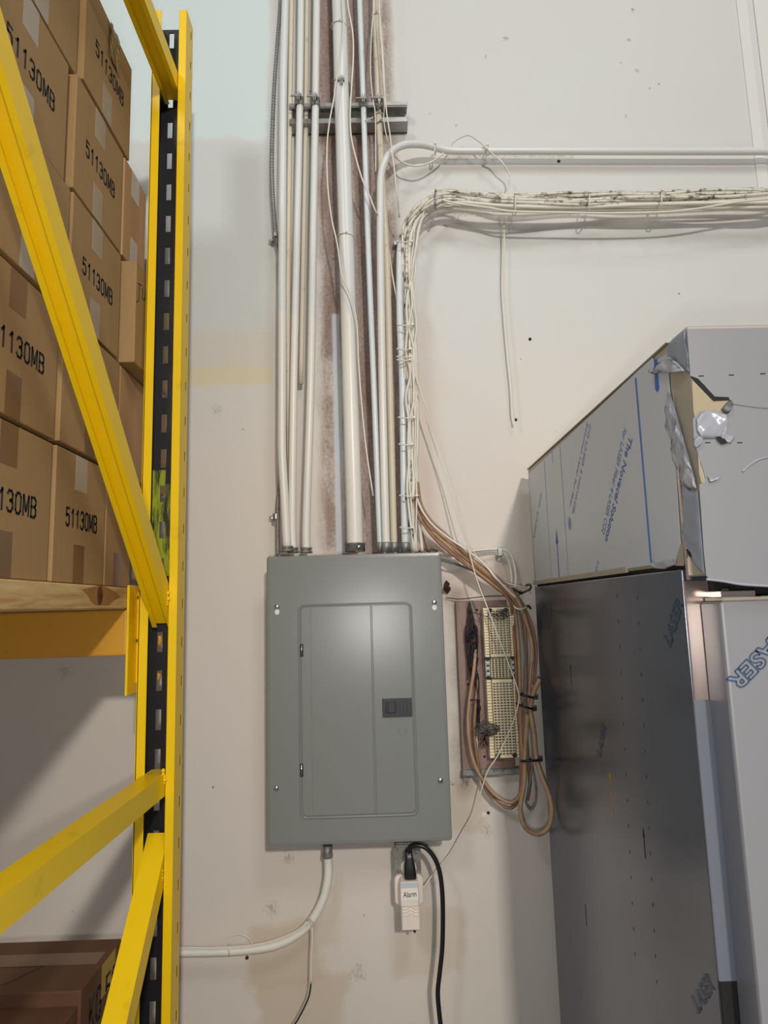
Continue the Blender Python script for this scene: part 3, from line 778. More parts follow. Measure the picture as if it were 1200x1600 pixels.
for px, py, rpx, lb in ((467.5, 160, 6.2, 'second'), (492.5, 161, 6.5, 'third'), (534.5, 140, 13.3, 'thickest'), (568, 163, 5.2, 'narrow bluish'), (592.5, 163, 6.2, 'rightmost strut-mounted')):
    c = W(px, py, O1); r = rpx/F_PX*(1.53)
    t = thing('conduit_clamp', 'two-piece steel clamp with bolt holding the %s conduit to the strut' % lb, 'clamp', c, 'conduit clamps on the strut')
    for s in (-1, 1):
        bm = bmesh.new()
        n_ = 14; ri, ro = r+0.0008, r+0.003
        pts = [(s*ro*math.sin(PI*k/n_), ro*math.cos(PI*k/n_)) for k in range(1, n_)]  # around, in (x, depth)
        hw = 0.011
        prev = None
        prof = [(s*0.0035, -(ro+0.012))] + [(s*0.0035, -ro)] + [(s*ro*math.sin(a), -ro*math.cos(a)) for a in [PI*(0.10+0.80*k/n_) for k in range(n_+1)]] + [(s*(ro*0.6), 0.024)]
        ins = [(s*0.0012, -(ro+0.012))] + [(s*0.0012, -ro+0.001)] + [(s*ri*math.sin(a), -ri*math.cos(a)) for a in [PI*(0.10+0.80*k/n_) for k in range(n_+1)]] + [(s*(ro*0.6-0.002), 0.024)]
        for k in range(len(prof)-1):
            quad = [prof[k], prof[k+1], ins[k+1], ins[k]]
            lo = [bm.verts.new((c.x+q[0], c.y+q[1], c.z-hw)) for q in quad]; hi = [bm.verts.new((c.x+q[0], c.y+q[1], c.z+hw)) for q in quad]
            bm.faces.new(lo[::-1]); bm.faces.new(hi)
            for i in range(4): bm.faces.new((lo[i], lo[(i+1) % 4], hi[(i+1) % 4], hi[i]))
        bmesh.ops.remove_doubles(bm, verts=bm.verts[:], dist=1e-5)
        finish('clamp_half', bm, 'old_galvanized', t)
    bm = bmesh.new(); y_ = c.y-r-0.009
    lathe(bm, (c.x-0.020, y_, c.z+0.004), (1, 0, 0), [(0, .0022), (.012, .0022), (.0121, .005), (.0165, .005), (.0166, .0022), (.024, .0022), (.0241, .0048), (.028, .0048)], 8)
    finish('bolt', bm, 'old_galvanized', t)

# ================================================================ LOOSE WIRES AT THE TOP
wire('thin_wire', [(535, -30), (535, 0), (536.5, 40), (533, 80), (528, 115), (523, 140), (522, 152), (515, 190), (511, 230), (512, 290), (518, 340), (525, 372), (529, 395), (534, 430), (547, 460), (557, 500), (560, 560), (565, 630), (572, 700), (583, 775)], 0.0019, 'wire_white', 'long thin white wire winding down in front of the thickest conduit', 'wire', 0.115)
wire('thin_wire', [(541, -30), (544, 10), (551, 50), (552, 90), (549, 140), (547, 180), (549, 215), (557, 250), (566, 280), (577, 305), (587, 330, .10), (598, 345, .07), (607, 385, .05), (613, 430, .045), (620, 468, .05)], 0.0021, 'wire_white', 'white wire crossing diagonally right below the strut to the cable bundle', 'wire', 0.105)
wire('thin_wire', [(592, -30), (593, 20), (597, 80), (600, 130), (604, 175), (610, 215), (615, 255), (620, 300), (624, 340, .07)], 0.0018, 'wire_white', 'thin white wire hanging straight in front of the conduit bend', 'wire', 0.112)
wire('thin_wire', [(585, -30), (583, 20), (580, 60), (579, 110), (582, 150), (586, 175), (587, 215), (587, 268)], 0.0015, 'wire_white', 'thin white wire hanging left of the rear conduit above the bend', 'wire', 0.085)
wire('thin_wire', [(594, 25), (599, 90), (601, 150), (600, 190), (606, 220), (612, 232, .075)], 0.0014, 'wire_white', 'short thin wire tied beside the strut clamps, ending at the bend', 'wire', 0.09)
def ring(px, py, rpx, off, label, mat='wire_white', r=0.0015, tilt=0, tail=True):
    c = W(px, py, off); R_ = rpx/F_PX*(1.6-off)+r
    P = [Vector((c.x+R_*math.sin(2*PI*k/16), c.y-R_*math.cos(2*PI*k/16), c.z+tilt*math.sin(2*PI*k/16))) for k in range(17)]
    if tail: P += [P[0]+Vector((0.004, -0.006, 0.001))]
    return tag(tubeobj('cable_tie', P, r, mat, n=2, seg=6), label, 'cable tie', 'ties round the conduits')
ring(530.5, 43, 13, .078, 'white tie round the thickest conduit near the top edge', tilt=-.003)
ring(540.5, 371, 13, .078, 'white tie round the thickest conduit below the strut', tilt=-.002)
ring(587, 25, 6.5, .055, 'white tie round the rear conduit near the top edge', tilt=.004)
ring(592, 180, 6.5, .055, 'white tie just below the rightmost strut clamp')
ring(593, 195, 6.5, .055, 'dark-edged tie second below the rightmost strut clamp', mat='old_galvanized', tilt=.002)
wire('tie_wire', [(560, 188, .05), (572, 188, .08), (583, 183, .09)], 0.0013, 'wire_white', 'short white wire stub under the strut', 'wire')

# ================================================================ CABLE BUNDLE
BASE = [(1240, 310), (1200, 311), (1120, 314), (1000, 316), (900, 318), (800, 318), (740, 314), (700, 312), (675, 318), (655, 333), (643, 355), (638, 385), (637, 440), (638, 500), (640, 560), (641, 620), (641, 680), (642, 740), (643, 780), (645, 825), (648, 862)]
def btrack(s, seed, end=None, wob=2.5):
    rnd = random.Random(seed); out = []; n = len(BASE)
    for i, (x, y) in enumerate(BASE):
        if end and i > end: break
        a = BASE[max(0, i-1)]; b = BASE[min(n-1, i+1)]
        dx, dy = b[0]-a[0], b[1]-a[1]; L = math.hypot(dx, dy)
        nx, ny = -dy/L, dx/L            # left-of-travel normal; travel is right->left->down
        wd = 15 if i < 8 else (13 if i < 12 else 9.5)
        k = s*wd + rnd.uniform(-wob, wob)
        out.append((x-nx*k*-1, y-ny*k*-1, 0.045+0.022*rnd.random()+0.02*(1-abs(s))))
    return out
blabs = ['lowest', 'second lowest', 'third lowest', 'fourth lowest', 'middle', 'fourth highest', 'third highest', 'second highest', 'highest']
NB = 9
for i in range(NB):
    s = -1+2*i/(NB-1)
    wire('data_cable', btrack(s, 40+i, None if i in (0, 2, 4, 6, 8) else 18), 0.0036 if i % 3 else 0.0044, 'cable_white' if i > 3 else 'cable_clean',
         '%s off-white cable of the bundle turning from horizontal to vertical' % blabs[i], 'cable', group='bundled data cables', n=5)
wire('data_cable', [(1240, 303, .06), (1180, 297, .06), (1100, 297, .06), (1040, 303, .06), (960, 303, .06), (900, 306, .06), (860, 304, .06), (820, 308, .06), (770, 306, .06), (720, 303, .06)], 0.004, 'cable_white', 'grimy wavy cable riding on top of the horizontal bundle', 'cable', group='bundled data cables')
wire('data_cable', [(1240, 309, .09), (1200, 311, .09), (1150, 316, .09), (1090, 326, .09), (1040, 331, .09), (960, 333, .09), (880, 332, .09), (800, 330, .09), (760, 324, .085), (715, 318, .08), (690, 312, .08)], 0.0026, 'wire_white', 'thin white cable sagging just beneath the horizontal bundle', 'cable', group='bundled data cables')
wire('data_cable', [(690, 312, .07), (668, 322, .07), (658, 345, .07), (652, 380, .06), (648, 430, .06), (643, 450, .06), (640, 480, .06)], 0.0018, 'wire_white', 'thin loose strand bowing out right of the vertical bundle', 'cable')
# extra strands in the vertical part
for k, (dx, rr, l) in enumerate(((-3, .003, 'slim strand twisted along the left of the vertical bundle'), (3, .0024, 'slim strand weaving over the middle of the vertical bundle'), (7, .002, 'fine strand at the right flank of the vertical bundle'))):
    rnd = random.Random(70+k)
    wire('data_cable', [(640+dx+rnd.uniform(-4, 4), y, .085) for y in range(440, 800, 36)] + [(646+dx*.6, 840, .08), (648+dx*.6, 862, .07)], rr, 'cable_clean', l, 'cable', group='bundled data cables')
def tie(px, py, hw, hh, off, label, mat='wire_white', r=0.0016, vertical=False):
    # flat closed strap round a bundle, half sizes in pixels
    pts = []
    for k in range(21):
        a = 2*PI*k/20; u = math.cos(a); v_ = math.sin(a)
        if vertical: pts.append(W(px+v_*1.0, py-u*hw, off-v_*hh))
        else: pts.append(W(px-u*hw, py+v_*1.2, off+v_*hh))
    t = thing('cable_tie', label, 'cable tie', pts[0], 'ties on the cable bundle')
    tubeobj('strap', pts, r, mat, t, n=2, seg=6)
    c = W(px+(0 if vertical else hw*0.8), py+(-hw*0.9 if vertical else 0), off+hh*0.8)
    box('tie_head', c.x-.003, c.x+.003, c.y-.003, c.y+.002, c.z-.0025, c.z+.0025, mat, t, 0.0005, 1)
    return t
for px, py, l in ((806, 317, 'white tie on the horizontal bundle nearest the bend'), (922, 315, 'white tie on the horizontal bundle at its middle'), (1035, 312, 'white tie on the horizontal bundle toward the right')):
    tie(px, py, 17, .030, .063, l, 'cable_clean', vertical=True)
tie(681, 312, 16, .030, .063, 'tie with dark upright tail at the top of the bundle bend', 'old_galvanized', vertical=True)
for py, x0, x1, l in ((377, 620, 645, 'white tie where the vertical bundle meets the short conduit'), (507, 621, 646, 'white tie across conduit and bundle, upper part'), (545, 621, 642, 'white tie just above the doubled ties'), (557, 621, 642, 'upper of the doubled white ties'), (562, 621, 642, 'lower of the doubled white ties'), (652, 623, 649, 'white tie across the bundle midway to the panel'), (694, 624, 645, 'white tie below the midway one'), (774, 625, 653, 'white tie where brown cables leave the bundle'), (824, 626, 645, 'lowest white tie just above the panel')):
    tie((x0+x1)/2, py, (x1-x0)/2+1, .022, .075, l)
# small screw clip at the conduit top
bm = bmesh.new(); c = W(622, 379, .02); bx(bm, c.x-.012, c.x+.004, -.02, 0, c.z-.006, c.z+.006, .001, 1)
tag(finish('pipe_strap', bm, 'galvanized'), 'small metal strap beside the top of the short bluish conduit', 'strap')
# loops round the horizontal conduit
wire('loop_cable', [(607, 236, .03), (616, 243, .04), (626, 252, .05), (640, 258, .05), (655, 259, .05), (672, 254, .045), (690, 242, .04), (703, 229, .03), (712, 219, .035), (730, 211, .04), (742, 216, .045), (755, 226, .05), (764, 235, .052), (772, 243, .045), (783, 252, .05), (794, 268, .04), (797, 278, .04), (794, 292, .035), (791, 307, .03)], 0.0024, 'cable_clean', 'slack cable looping under and over the horizontal conduit', 'cable', n=6)
tie(762, 234, 9, .012, .035, 'white tie on the horizontal conduit at the slack loop', vertical=True)
tie(680, 233, 10, .014, .043, 'thin tie on the left part of the horizontal conduit', vertical=True, mat='conduit_white')
wire('hanging_cable', [(791, 300, .03), (787, 318, .03), (787, 330, .03), (788, 380, .03), (787.5, 440, .03), (790, 480, .03), (795, 540, .03), (801, 600, .03), (803, 640, .03), (806, 655, .03)], 0.0021, 'wire_white', 'thin white cable hanging free down the middle of the wall', 'cable')
bm = bmesh.new(); lathe(bm, W(806, 654, .03), (0, 0, -1), [(0, .003), (.006, .003), (.007, .001)], 8); tag(finish('cable_end', bm, 'rust', None, True), 'copper-coloured tip at the end of the hanging cable', 'cable end')

# ================================================================ ELECTRICAL PANEL
PX0 = (W(418, 868, .1).x+W(416, 1325, .1).x)/2; PX1 = (W(688, 864, .1).x+W(707, 1312, .1).x)/2
PZ1 = (W(418, 868, .1).z+W(688, 864, .1).z)/2; PZ0 = (W(416, 1325, .1).z+W(707, 1312, .1).z)/2
pan = thing('electrical_panel', 'grey metal electrical panel box mounted on the wall below the conduits', 'electrical panel', ((PX0+PX1)/2, 0, PZ0))
YC = -0.100
box('enclosure', PX0+0.014, PX1-0.014, -0.088, 0, PZ0+0.012, PZ1-0.004, 'panel_grey', pan, 0.002, 1)
bm = bmesh.new()                                     # cover with chamfered border
def frame_ring(bm, inner, outer, yi, yo):
    vi = [bm.verts.new((p[0], yi, p[1])) for p in inner]; vo = [bm.verts.new((p[0], yo, p[1])) for p in outer]
    n = len(inner)
    for k in range(n): bm.faces.new((vi[k], vi[(k+1) % n], vo[(k+1) % n], vo[k]))
    return vi, vo
o0 = rrect(PX0, PX1, PZ0, PZ1, 0.006, 5); o1 = rrect(PX0+.0015, PX1-.0015, PZ0+.0015, PZ1-.0015, 0.005, 5); o2 = rrect(PX0+.0075, PX1-.0075, PZ0+.0075, PZ1-.0075, 0.003, 5)
back = [bm.verts.new((p[0], -0.086, p[1])) for p in o0]; edge = [bm.verts.new((p[0], -0.097, p[1])) for p in o0]
e2_ = [bm.verts.new((p[0], -0.0990, p[1])) for p in o1]; e3_ = [bm.verts.new((p[0], YC, p[1])) for p in o2]
n = len(o0)
for A_, B_ in ((back, edge), (edge, e2_), (e2_, e3_)):
    for k in range(n): bm.faces.new((A_[k], A_[(k+1) % n], B_[(k+1) % n], B_[k]))
bm.faces.new(e3_); bm.faces.new(back[::-1])
finish('cover', bm, 'panel_grey', pan)
DX0 = (W(467, 960, .1).x+W(470, 1270, .1).x)/2; DX1 = (W(643, 950, .1).x+W(652, 1262, .1).x)/2
DZ1 = (W(480, 947, .1).z+W(635, 940, .1).z)/2; DZ0 = (W(480, 1278, .1).z+W(640, 1273, .1).z)/2
bm = bmesh.new()                                     # raised bead round the door opening
path = [Vector((p[0], YC-0.0004, p[1])) for p in rrect(DX0, DX1, DZ0, DZ1, 0.014, 6)]
path.append(path[0]); path.append(path[1]); tube(bm, path, 0.0022, 8)
finish('opening_rim', bm, 'panel_grey', pan, True)
bm = bmesh.new()
d0 = rrect(DX0+.0035, DX1-.0035, DZ0+.0035, DZ1-.0035, 0.011, 6); d1 = rrect(DX0+.005, DX1-.005, DZ0+.005, DZ1-.005, 0.010, 6)
A_ = [bm.verts.new((p[0], YC, p[1])) for p in d0]; B_ = [bm.verts.new((p[0], YC-.0018, p[1])) for p in d1]; n = len(d0)
for k in range(n): bm.faces.new((A_[k], A_[(k+1) % n], B_[(k+1) % n], B_[k]))
bm.faces.new(B_)
xc = W(583.5, 1100, .1).x; bx(bm, xc-.0022, xc+.0022, YC-.0036, YC-.0017, DZ0+.0055, DZ1-.0055, .0015, 2)   # stiffening ridge
xc = W(487, 1100, .1).x; bx(bm, xc-.0008, xc+.0008, YC-.0024, YC-.0017, DZ0+.0055, DZ1-.0055, .0003, 1)
dr = finish('door', bm, 'panel_grey', pan)
c0 = W(598, 1120, .1); c1 = W(643, 1090, .1)
box('latch', c0.x, c1.x, YC-.006, YC-.001, c0.z, c1.z, 'latch_black', dr, .001, 2)
def kid(name, x0, x1, y0, y1, z0, z1, mat, par, bev=0): return box(name, x0, x1, y0, y1, z0, z1, mat, par, bev, 1)
wl = c1.x-c0.x; hl = c1.z-c0.z
kid('latch_slide', c0.x+wl*.10, c0.x+wl*.46, YC-.0072, YC-.0055, c0.z+hl*.2, c0.z+hl*.82, 'cord_black', dr, .0005)
kid('latch_grip', c0.x+wl*.19, c0.x+wl*.42, YC-.0085, YC-.0070, c0.z+hl*.24, c0.z+hl*.78, 'latch_black', dr, .0006)
for k in range(3):
    kid('latch_rib', c0.x+wl*(.58+.12*k), c0.x+wl*(.60+.12*k), YC-.0068, YC-.0058, c0.z+hl*.15, c0.z+hl*.85, 'cord_black', dr)
c = W(629, 1142, .1); P = [Vector((c.x+.0085*math.cos(2*PI*k/20), YC-.0019, c.z+.0092*math.sin(2*PI*k/20))) for k in range(21)]
bm = bmesh.new(); tube(bm, P, .0007, 5); finish('lock_knockout', bm, 'panel_grey', dr, True)
for py in (1016, 1203):
    c = W(471.5, py, .1)
    bm = bmesh.new(); bx(bm, c.x-.0035, c.x+.0035, YC-.0030, YC-.001, c.z-.0135, c.z+.0135); finish('hinge_slot', bm, 'dark_gap', pan)
    bm = bmesh.new(); lathe(bm, (c.x, YC-.0030, c.z-.0125), (0, 0, 1), [(0, .0016), (.025, .0016)], 8); finish('hinge_pin', bm, 'chrome', pan, True)
for px, py, s in ((433, 948, -1), (678.5, 941, -1), (432, 1231, 1), (688, 1219, 1)):
    c = W(px, py, .1)
    bm = bmesh.new(); lathe(bm, (c.x, YC, c.z), (0, -1, 0), [(0, .0058), (.0025, .0058), (.0045, .004), (.005, .0015)], 14); sc = finish('cover_screw', bm, 'chrome', pan, True)
    bm = bmesh.new(); c2 = c+Vector((0, 0, s*.0115))
    prof = [Vector((c2.x+.0052*math.cos(2*PI*k/18), YC, c2.z+.0062*math.sin(2*PI*k/18))) for k in range(18)]
    a_ = [bm.verts.new(p) for p in prof]; f = bm.faces.new(a_)
    r_ = bmesh.ops.extrude_face_region(bm, geom=[f]); bmesh.ops.translate(bm, vec=(0, -.0005, 0), verts=[g for g in r_['geom'] if isinstance(g, bmesh.types.BMVert)])
    finish('keyhole', bm, 'paper_white' if s < 0 else 'panel_grey', pan)

# ================================================================ RIGHT OF THE PANEL
# backing board
pa = W(712, 940, 0.02); pb_ = W(806, 1203, 0.02)
bd = thing('backing_board', 'mauve-brown painted plywood board behind the terminal block', 'board', ((pa.x+pb_.x)/2, 0, pb_.z))
bm = bmesh.new(); bx(bm, pa.x, pb_.x, -0.018, 0, pb_.z, pa.z, .001, 1); finish('board', bm, 'board_mauve', bd)
for px, py in ((745, 953), (737, 1028), (731, 1069), (757, 1182)):
    bm = bmesh.new(); lathe(bm, W(px, py, .018), (0, -1, 0), [(0, .003), (.001, .003)], 8); finish('screw', bm, 'ink', bd, True)
tag(box('metal_bar', W(722, 1204, .02).x, W(815, 1204, .02).x, -.026, -.0005, W(770, 1211, .02).z, W(770, 1201, .02).z, 'old_galvanized', None, .002, 1), 'thin grey metal bar along the bottom of the backing board', 'bar')
# 66 style punch-down block
bA = W(755, 950, .055); bB = W(805, 950, .055); bC = W(813, 1186, .055); bD = W(767, 1184, .055)
X0 = (bA.x+bD.x)/2; X1 = (bB.x+bC.x)/2; Z1 = bA.z; Z0 = (bC.z+bD.z)/2
blk = thing('terminal_block', 'cream telephone punch-down block with rows of metal clips', 'terminal block', ((X0+X1)/2, -.018, Z0))
box('base', X0+.003, X1-.003, -.030, -.0185, Z0, Z1, 'old_galvanized', blk, .001, 1)
Hh = Z1-Z0; WW = X1-X0
zA0, zA1 = Z0+Hh*0.665, Z1; zB0, zB1 = Z0, Z0+Hh*0.515
paint('clip_cell', srgb(206, 186, 128), 0.5, dirt=srgb(120, 100, 60), dsc=80, da=.5, db=.8, vary=.1, vs=40)
for (za, zb, nr) in ((zA0, zA1, 18), (zB0, zB1, 26)):
    box('block_body', X0+WW*.17, X1-WW*.17, -.052, -.030, za, zb, 'block_cream', blk, .001, 1)
    for side in (0, 1):
        xa_ = X0 if side == 0 else X1-WW*.14; xb2 = xa_+WW*.14
        bm = bmesh.new(); st = (zb-za)/nr
        bx(bm, xa_ + (0 if side == 0 else WW*.04), xb2-(WW*.04 if side == 0 else 0), -.038, -.03, za, zb)
        for k in range(nr): bx(bm, xa_, xb2, -.050, -.038, za+st*k+st*.10, za+st*k+st*.90)
        finish('fanning_strip', bm, 'block_cream', blk)
    st = (zb-za-.012)/(nr)
    for k in range(nr):
        zc_ = za+.006+st*(k+.5)
        bm = bmesh.new()
        for q in range(6):
            xq = X0+WW*(.23+.108*q)
            bx(bm, xq-.0027, xq+.0022, -.0552, -.0520, zc_-.0004, zc_+.0017)
        finish('clip_row', bm, 'clip_metal', blk)
for zz, h in ((Z0+Hh*.59, Hh*.13),):
    box('bridge_plate', X0+WW*.17, X1-WW*.17, -.050, -.030, zz-h/2, zz+h/2, 'block_cream', blk, .001, 1)
    for k in range(9):
        bm = bmesh.new(); zc_ = zz-h/2+h*(k+.5)/9
        for q in range(6): bx(bm, X0+WW*(.23+.108*q)-.002, X0+WW*(.23+.108*q)+.002, -.0545, -.050, zc_-.0006, zc_+.002)
        finish('clip_row', bm, 'clip_metal', blk)
    for xa_ in (X0, X1-WW*.15):
        bm = bmesh.new(); bx(bm, xa_, xa_+WW*.15, -.044, -.030, zz-h/2, zz+h/2)
        sb = finish('mounting_bracket', bm, 'galvanized', blk)
        for k in range(7):
            kid('bracket_pin', xa_+WW*.03, xa_+WW*.12, -.047, -.044, zz-h/2+h*(k+.25)/7, zz-h/2+h*(k+.7)/7, 'plastic_white' if k % 2 else 'ink', sb)
        for e_ in (-1, 1): kid('bracket_clip', xa_-.001, xa_+WW*.15+.001, -.050, -.044, zz+e_*h/2-.0025, zz+e_*h/2+.0025, 'ink', sb)
for (xx_, zz_) in ((X0+WW*.25, Z0+.006), (X1-WW*.22, Z0+.006), (X0+WW*.22, Z1-.006), (X1-WW*.25, Z1-.006)):
    bm = bmesh.new(); lathe(bm, (xx_, -.052, zz_), (0, -1, 0), [(0, .0055), (.003, .005), (.004, .002)], 10); finish('mounting_screw', bm, 'rust', blk, True)

# tangles (nobody could count the strands)
def tangle(name, c, sx, sz, n, r, mat, label, seed, off):
    rnd = random.Random(seed); bm = bmesh.new(); jw = [rnd.uniform(.45, 1.15) for _ in range(8)]
    for k in range(n):
        pts = []; z = rnd.uniform(-1, .2); x = rnd.uniform(-1, 1)
        for i in range(rnd.randint(5, 9)):
            x = max(-1, min(1, x+rnd.uniform(-.9, .9))); z = max(-1, min(1, z+rnd.uniform(-.5, .7)))
            wdt = math.sqrt(max(.05, 1-z*z))*jw[int((z+1)*3.49)]
            pts.append(Vector((c.x+x*sx*wdt+z*c[3] if len(c) > 3 else c.x+x*sx*wdt, -off-rnd.uniform(0, .028)*wdt, c.z+z*sz)))
        tube(bm, catmull(pts, 4), r, 5)
    return tag(finish(name, bm, mat, None, True), label, 'wires', kind='stuff')
tangle('wire_tangle', W(737, 1003, .03), .0155, .088, 70, .0010, 'tangle_dark', 'dark tangle of fine wires left of the terminal block', 3, .022)
tangle('wire_tangle', W(746, 1090, .03), .008, .065, 26, .0009, 'tangle_dark', 'thin dark wire strands hanging under the dark tangle', 4, .022)
tangle('wire_tangle', W(760, 1136, .05), .024, .019, 30, .0006, 'wire_grey', 'grey frayed wire strands near the lower part of the terminal block', 5, .052)
tangle('wire_tangle', W(754, 1158, .03), .010, .018, 8, .0006, 'tangle_dark', 'few loose wire ends below the grey frayed strands', 6, .022)
tangle('jumper_wires', W(780, 960, .05), .030, .012, 12, .0006, 'wire_grey', 'fine jumper wires across the top of the terminal block', 8, .056)
wire('jumper_wire', [(733, 955, .03), (742, 958, .05), (756, 962, .06), (770, 968, .06)], .0007, 'tangle_dark', 'fine dark wire arching from tangle to block top', 'wire')
wire('ground_rod', [(731, 948, .024), (731, 970, .03), (730, 1000, .03), (731, 1050, .03), (731, 1062, .03)], .0016, 'rust', 'thin rusty strip left of the dark wire tangle', 'rod')

# brown cables
GB = 'brown cables beside the terminal block'
STA = [(645, 755, .06), (651, 790, .065), (667, 818, .07), (690, 842, .07), (718, 866, .07), (748, 890, .07), (775, 912, .065), (800, 934, .06)]
def off(track, d, seed, w=1.5):
    rnd = random.Random(seed); out = []
    for i, p in enumerate(track):
        a = track[max(0, i-1)]; b = track[min(len(track)-1, i+1)]
        dx, dy = b[0]-a[0], b[1]-a[1]; L = math.hypot(dx, dy) or 1
        k = d+rnd.uniform(-w, w)
        out.append((p[0]-dy/L*k, p[1]+dx/L*k, p[2]+rnd.uniform(0, .008)))
    return out
wire('brown_cable', off(STA, -5, 1)+[(820, 965, .06), (831, 1010, .065), (828, 1060, .07), (824, 1120, .08), (820, 1180, .085), (819, 1225, .095), (813, 1262, .105), (818, 1288, .112), (831, 1301, .115), (846, 1302, .116), (858, 1290, .116), (862, 1268, .115), (858, 1243, .108), (847, 1215, .10), (838, 1185, .09), (834, 1145, .09), (829, 1110, .09), (833, 1085, .095), (839, 1070, .10), (843, 1061, .10)], .0052, 'cable_tan', 'thick tan cable ending in a large hanging loop beside the fridge', 'cable', group=GB, seg=10)
wire('brown_cable', off(STA, -1, 2)+[(816, 965, .055), (822, 1010, .06), (821, 1060, .07), (820, 1120, .075), (824, 1180, .075), (828, 1220, .07), (824, 1250, .06)], .0045, 'cable_brown', 'brown cable running straight down in the middle of the right-hand cables', 'cable', group=GB)
wire('brown_cable', off(STA, 3, 3)+[(806, 965, .05), (810, 1010, .055), (812, 1060, .065), (813, 1120, .07), (815, 1165, .07), (818, 1200, .065), (816, 1226, .06), (810, 1246, .055), (796, 1254, .05), (775, 1243, .045), (757, 1222, .045), (744, 1200, .045), (735, 1170, .045), (731, 1130, .045), (734, 1090, .045), (740, 1050, .045), (743, 1015, .035)], .0042, 'cable_tan', 'tan cable making a wide U under the terminal block back up left', 'cable', group=GB)
wire('brown_cable', off(STA, 6, 4)+[(800, 962, .045), (803, 990, .05), (806, 1040, .05), (808, 1100, .05), (812, 1150, .05), (814, 1200, .05), (812, 1240, .045), (800, 1262, .04), (780, 1256, .035), (762, 1238, .035), (752, 1215, .035), (745, 1180, .035), (741, 1140, .035), (743, 1100, .035), (746, 1060, .03)], .0036, 'cable_brown', 'dark brown cable forming the inner U below the terminal block', 'cable', group=GB)
wire('brown_cable', off(STA, -8, 5)+[(826, 965, .05), (837, 1010, .055), (836, 1050, .06), (834, 1070, .06)], .0035, 'cable_brown', 'brown cable at the outer right edge, passing behind the cut cable end', 'cable', group=GB)
wire('brown_cable', [(646, 755, .07), (655, 788, .078), (672, 816, .08), (700, 840, .08), (730, 860, .08), (755, 880, .08), (775, 903, .08), (795, 924, .075), (806, 934, .07)], .0026, 'cable_clean', 'paint-whitened slim cable riding along the brown cables', 'cable', group=GB)
wire('grey_cable', [(800, 935, .06), (808, 950, .065), (814, 975, .075), (820, 1020, .08), (822, 1060, .085), (822, 1100, .085), (829, 1140, .08), (832, 1180, .085), (829, 1215, .09), (824, 1240, .09), (822, 1255, .092), (829, 1265, .094), (836, 1256, .094), (838, 1238, .092), (835, 1215, .088), (831, 1195, .08)], .0024, 'cable_grey', 'dark grey cable ending in a small loop inside the big brown loop', 'cable')
wire('grey_cable', [(748, 1205, .04), (755, 1220, .04), (767, 1240, .04), (782, 1250, .04), (803, 1256, .045), (811, 1250, .05)], .0028, 'cable_grey', 'grey cable in the U shape below the terminal block', 'cable')
wire('grey_cable', [(744, 1150, .032), (746, 1190, .032), (752, 1214, .035), (770, 1248, .035), (792, 1264, .035), (808, 1262, .04), (816, 1240, .05), (818, 1200, .06)], .003, 'cable_clean', 'pale cable at the lowest edge of the U below the block', 'cable')
for px, py, hw, dy, l in ((823, 1087, 14, 3, 'upper black tie on the brown cables'), (821, 1104, 14, 4, 'second black tie on the brown cables'), (829, 1188, 15, -1, 'lowest black tie on the brown cables')):
    pts = []
    for k in range(21):
        a = 2*PI*k/20; pts.append(W(px-math.cos(a)*hw, py-math.cos(a)*dy+math.sin(a)*1.0, .083+math.sin(a)*.022))
    t = thing('cable_tie', l, 'cable tie', pts[0], 'black ties on the brown cables')
    tubeobj('strap', pts, .0026, 'cord_black', t, n=2, seg=6)
    c = W(px+hw, py+dy, .1); box('tie_head', c.x-.005, c.x+.005, c.y-.003, c.y+.003, c.z-.004, c.z+.004, 'cord_black', t, .001, 1)
wire('cable_tie', [(734, 1093, .03), (737, 1094, .055), (748, 1094, .055), (750, 1094, .03)], .0017, 'cord_black', 'small black tie left of the terminal block', 'cable tie')
wire('cable_tie', [(800, 944, .045), (806, 950, .075), (815, 952, .075), (824, 948, .05)], .0022, 'wire_white', 'white tie where the brown cables turn downward', 'cable tie')
wire('cable_tie', [(801, 918, .05), (808, 924, .08), (816, 927, .07)], .0026, 'cord_black', 'black knot where the cables meet above the block', 'cable tie')
wire('hook', [(812, 928, .03), (820, 925, .06), (829, 920, .06), (828, 914, .055), (821, 915, .05)], .0022, 'cord_black', 'black wire hook at the upper right of the block', 'hook')
wire('cable_tie', [(822, 949, .05), (826, 947, .06), (829, 951, .05)], .0022, 'cord_black', 'tiny black clip end right of the white tie', 'cable tie')
wire('brown_cable', [(653, 800, .04), (657, 822, .04), (663, 845, .035), (668, 860, .02)], .002, 'cable_brown', 'thin brown cable dropping behind the panel corner', 'cable')
# grey cables from the panel's upper right corner
wire('grey_cable', [(684, 863, .05), (700, 866, .05), (720, 864, .04), (745, 860, .03), (775, 858, .02), (790, 860, .02), (799, 868, .02), (804, 885, .02), (806, 905, .03), (804, 925, .04)], .0032, 'cable_clean', 'pale cable arching from the panel corner over to the block', 'cable')
wire('grey_cable', [(686, 866, .045), (702, 869, .045), (722, 867, .035), (745, 863, .025), (772, 861, .018), (786, 864, .018), (793, 873, .018), (798, 890, .02), (800, 912, .03)], .0026, 'cable_clean', 'second pale cable just inside the arching one', 'cable')
wire('grey_cable', [(684, 874, .05), (700, 878, .05), (725, 886, .045), (750, 897, .04), (775, 909, .04), (792, 918, .045), (805, 927, .05)], .0028, 'cable_grey', 'grey cable running straight from the panel edge to the block corner', 'cable')
wire('grey_cable', [(780, 905, .02), (795, 912, .05), (808, 915, .06), (820, 918, .05), (826, 922, .045), (829, 928, .04)], .0018, 'cable_clean', 'thin pale cable ending near the black hook', 'cable')
c = W(779, 868, 0); t = thing('pipe_strap', 'small flat metal strap over the arching pale cable', 'strap', c)
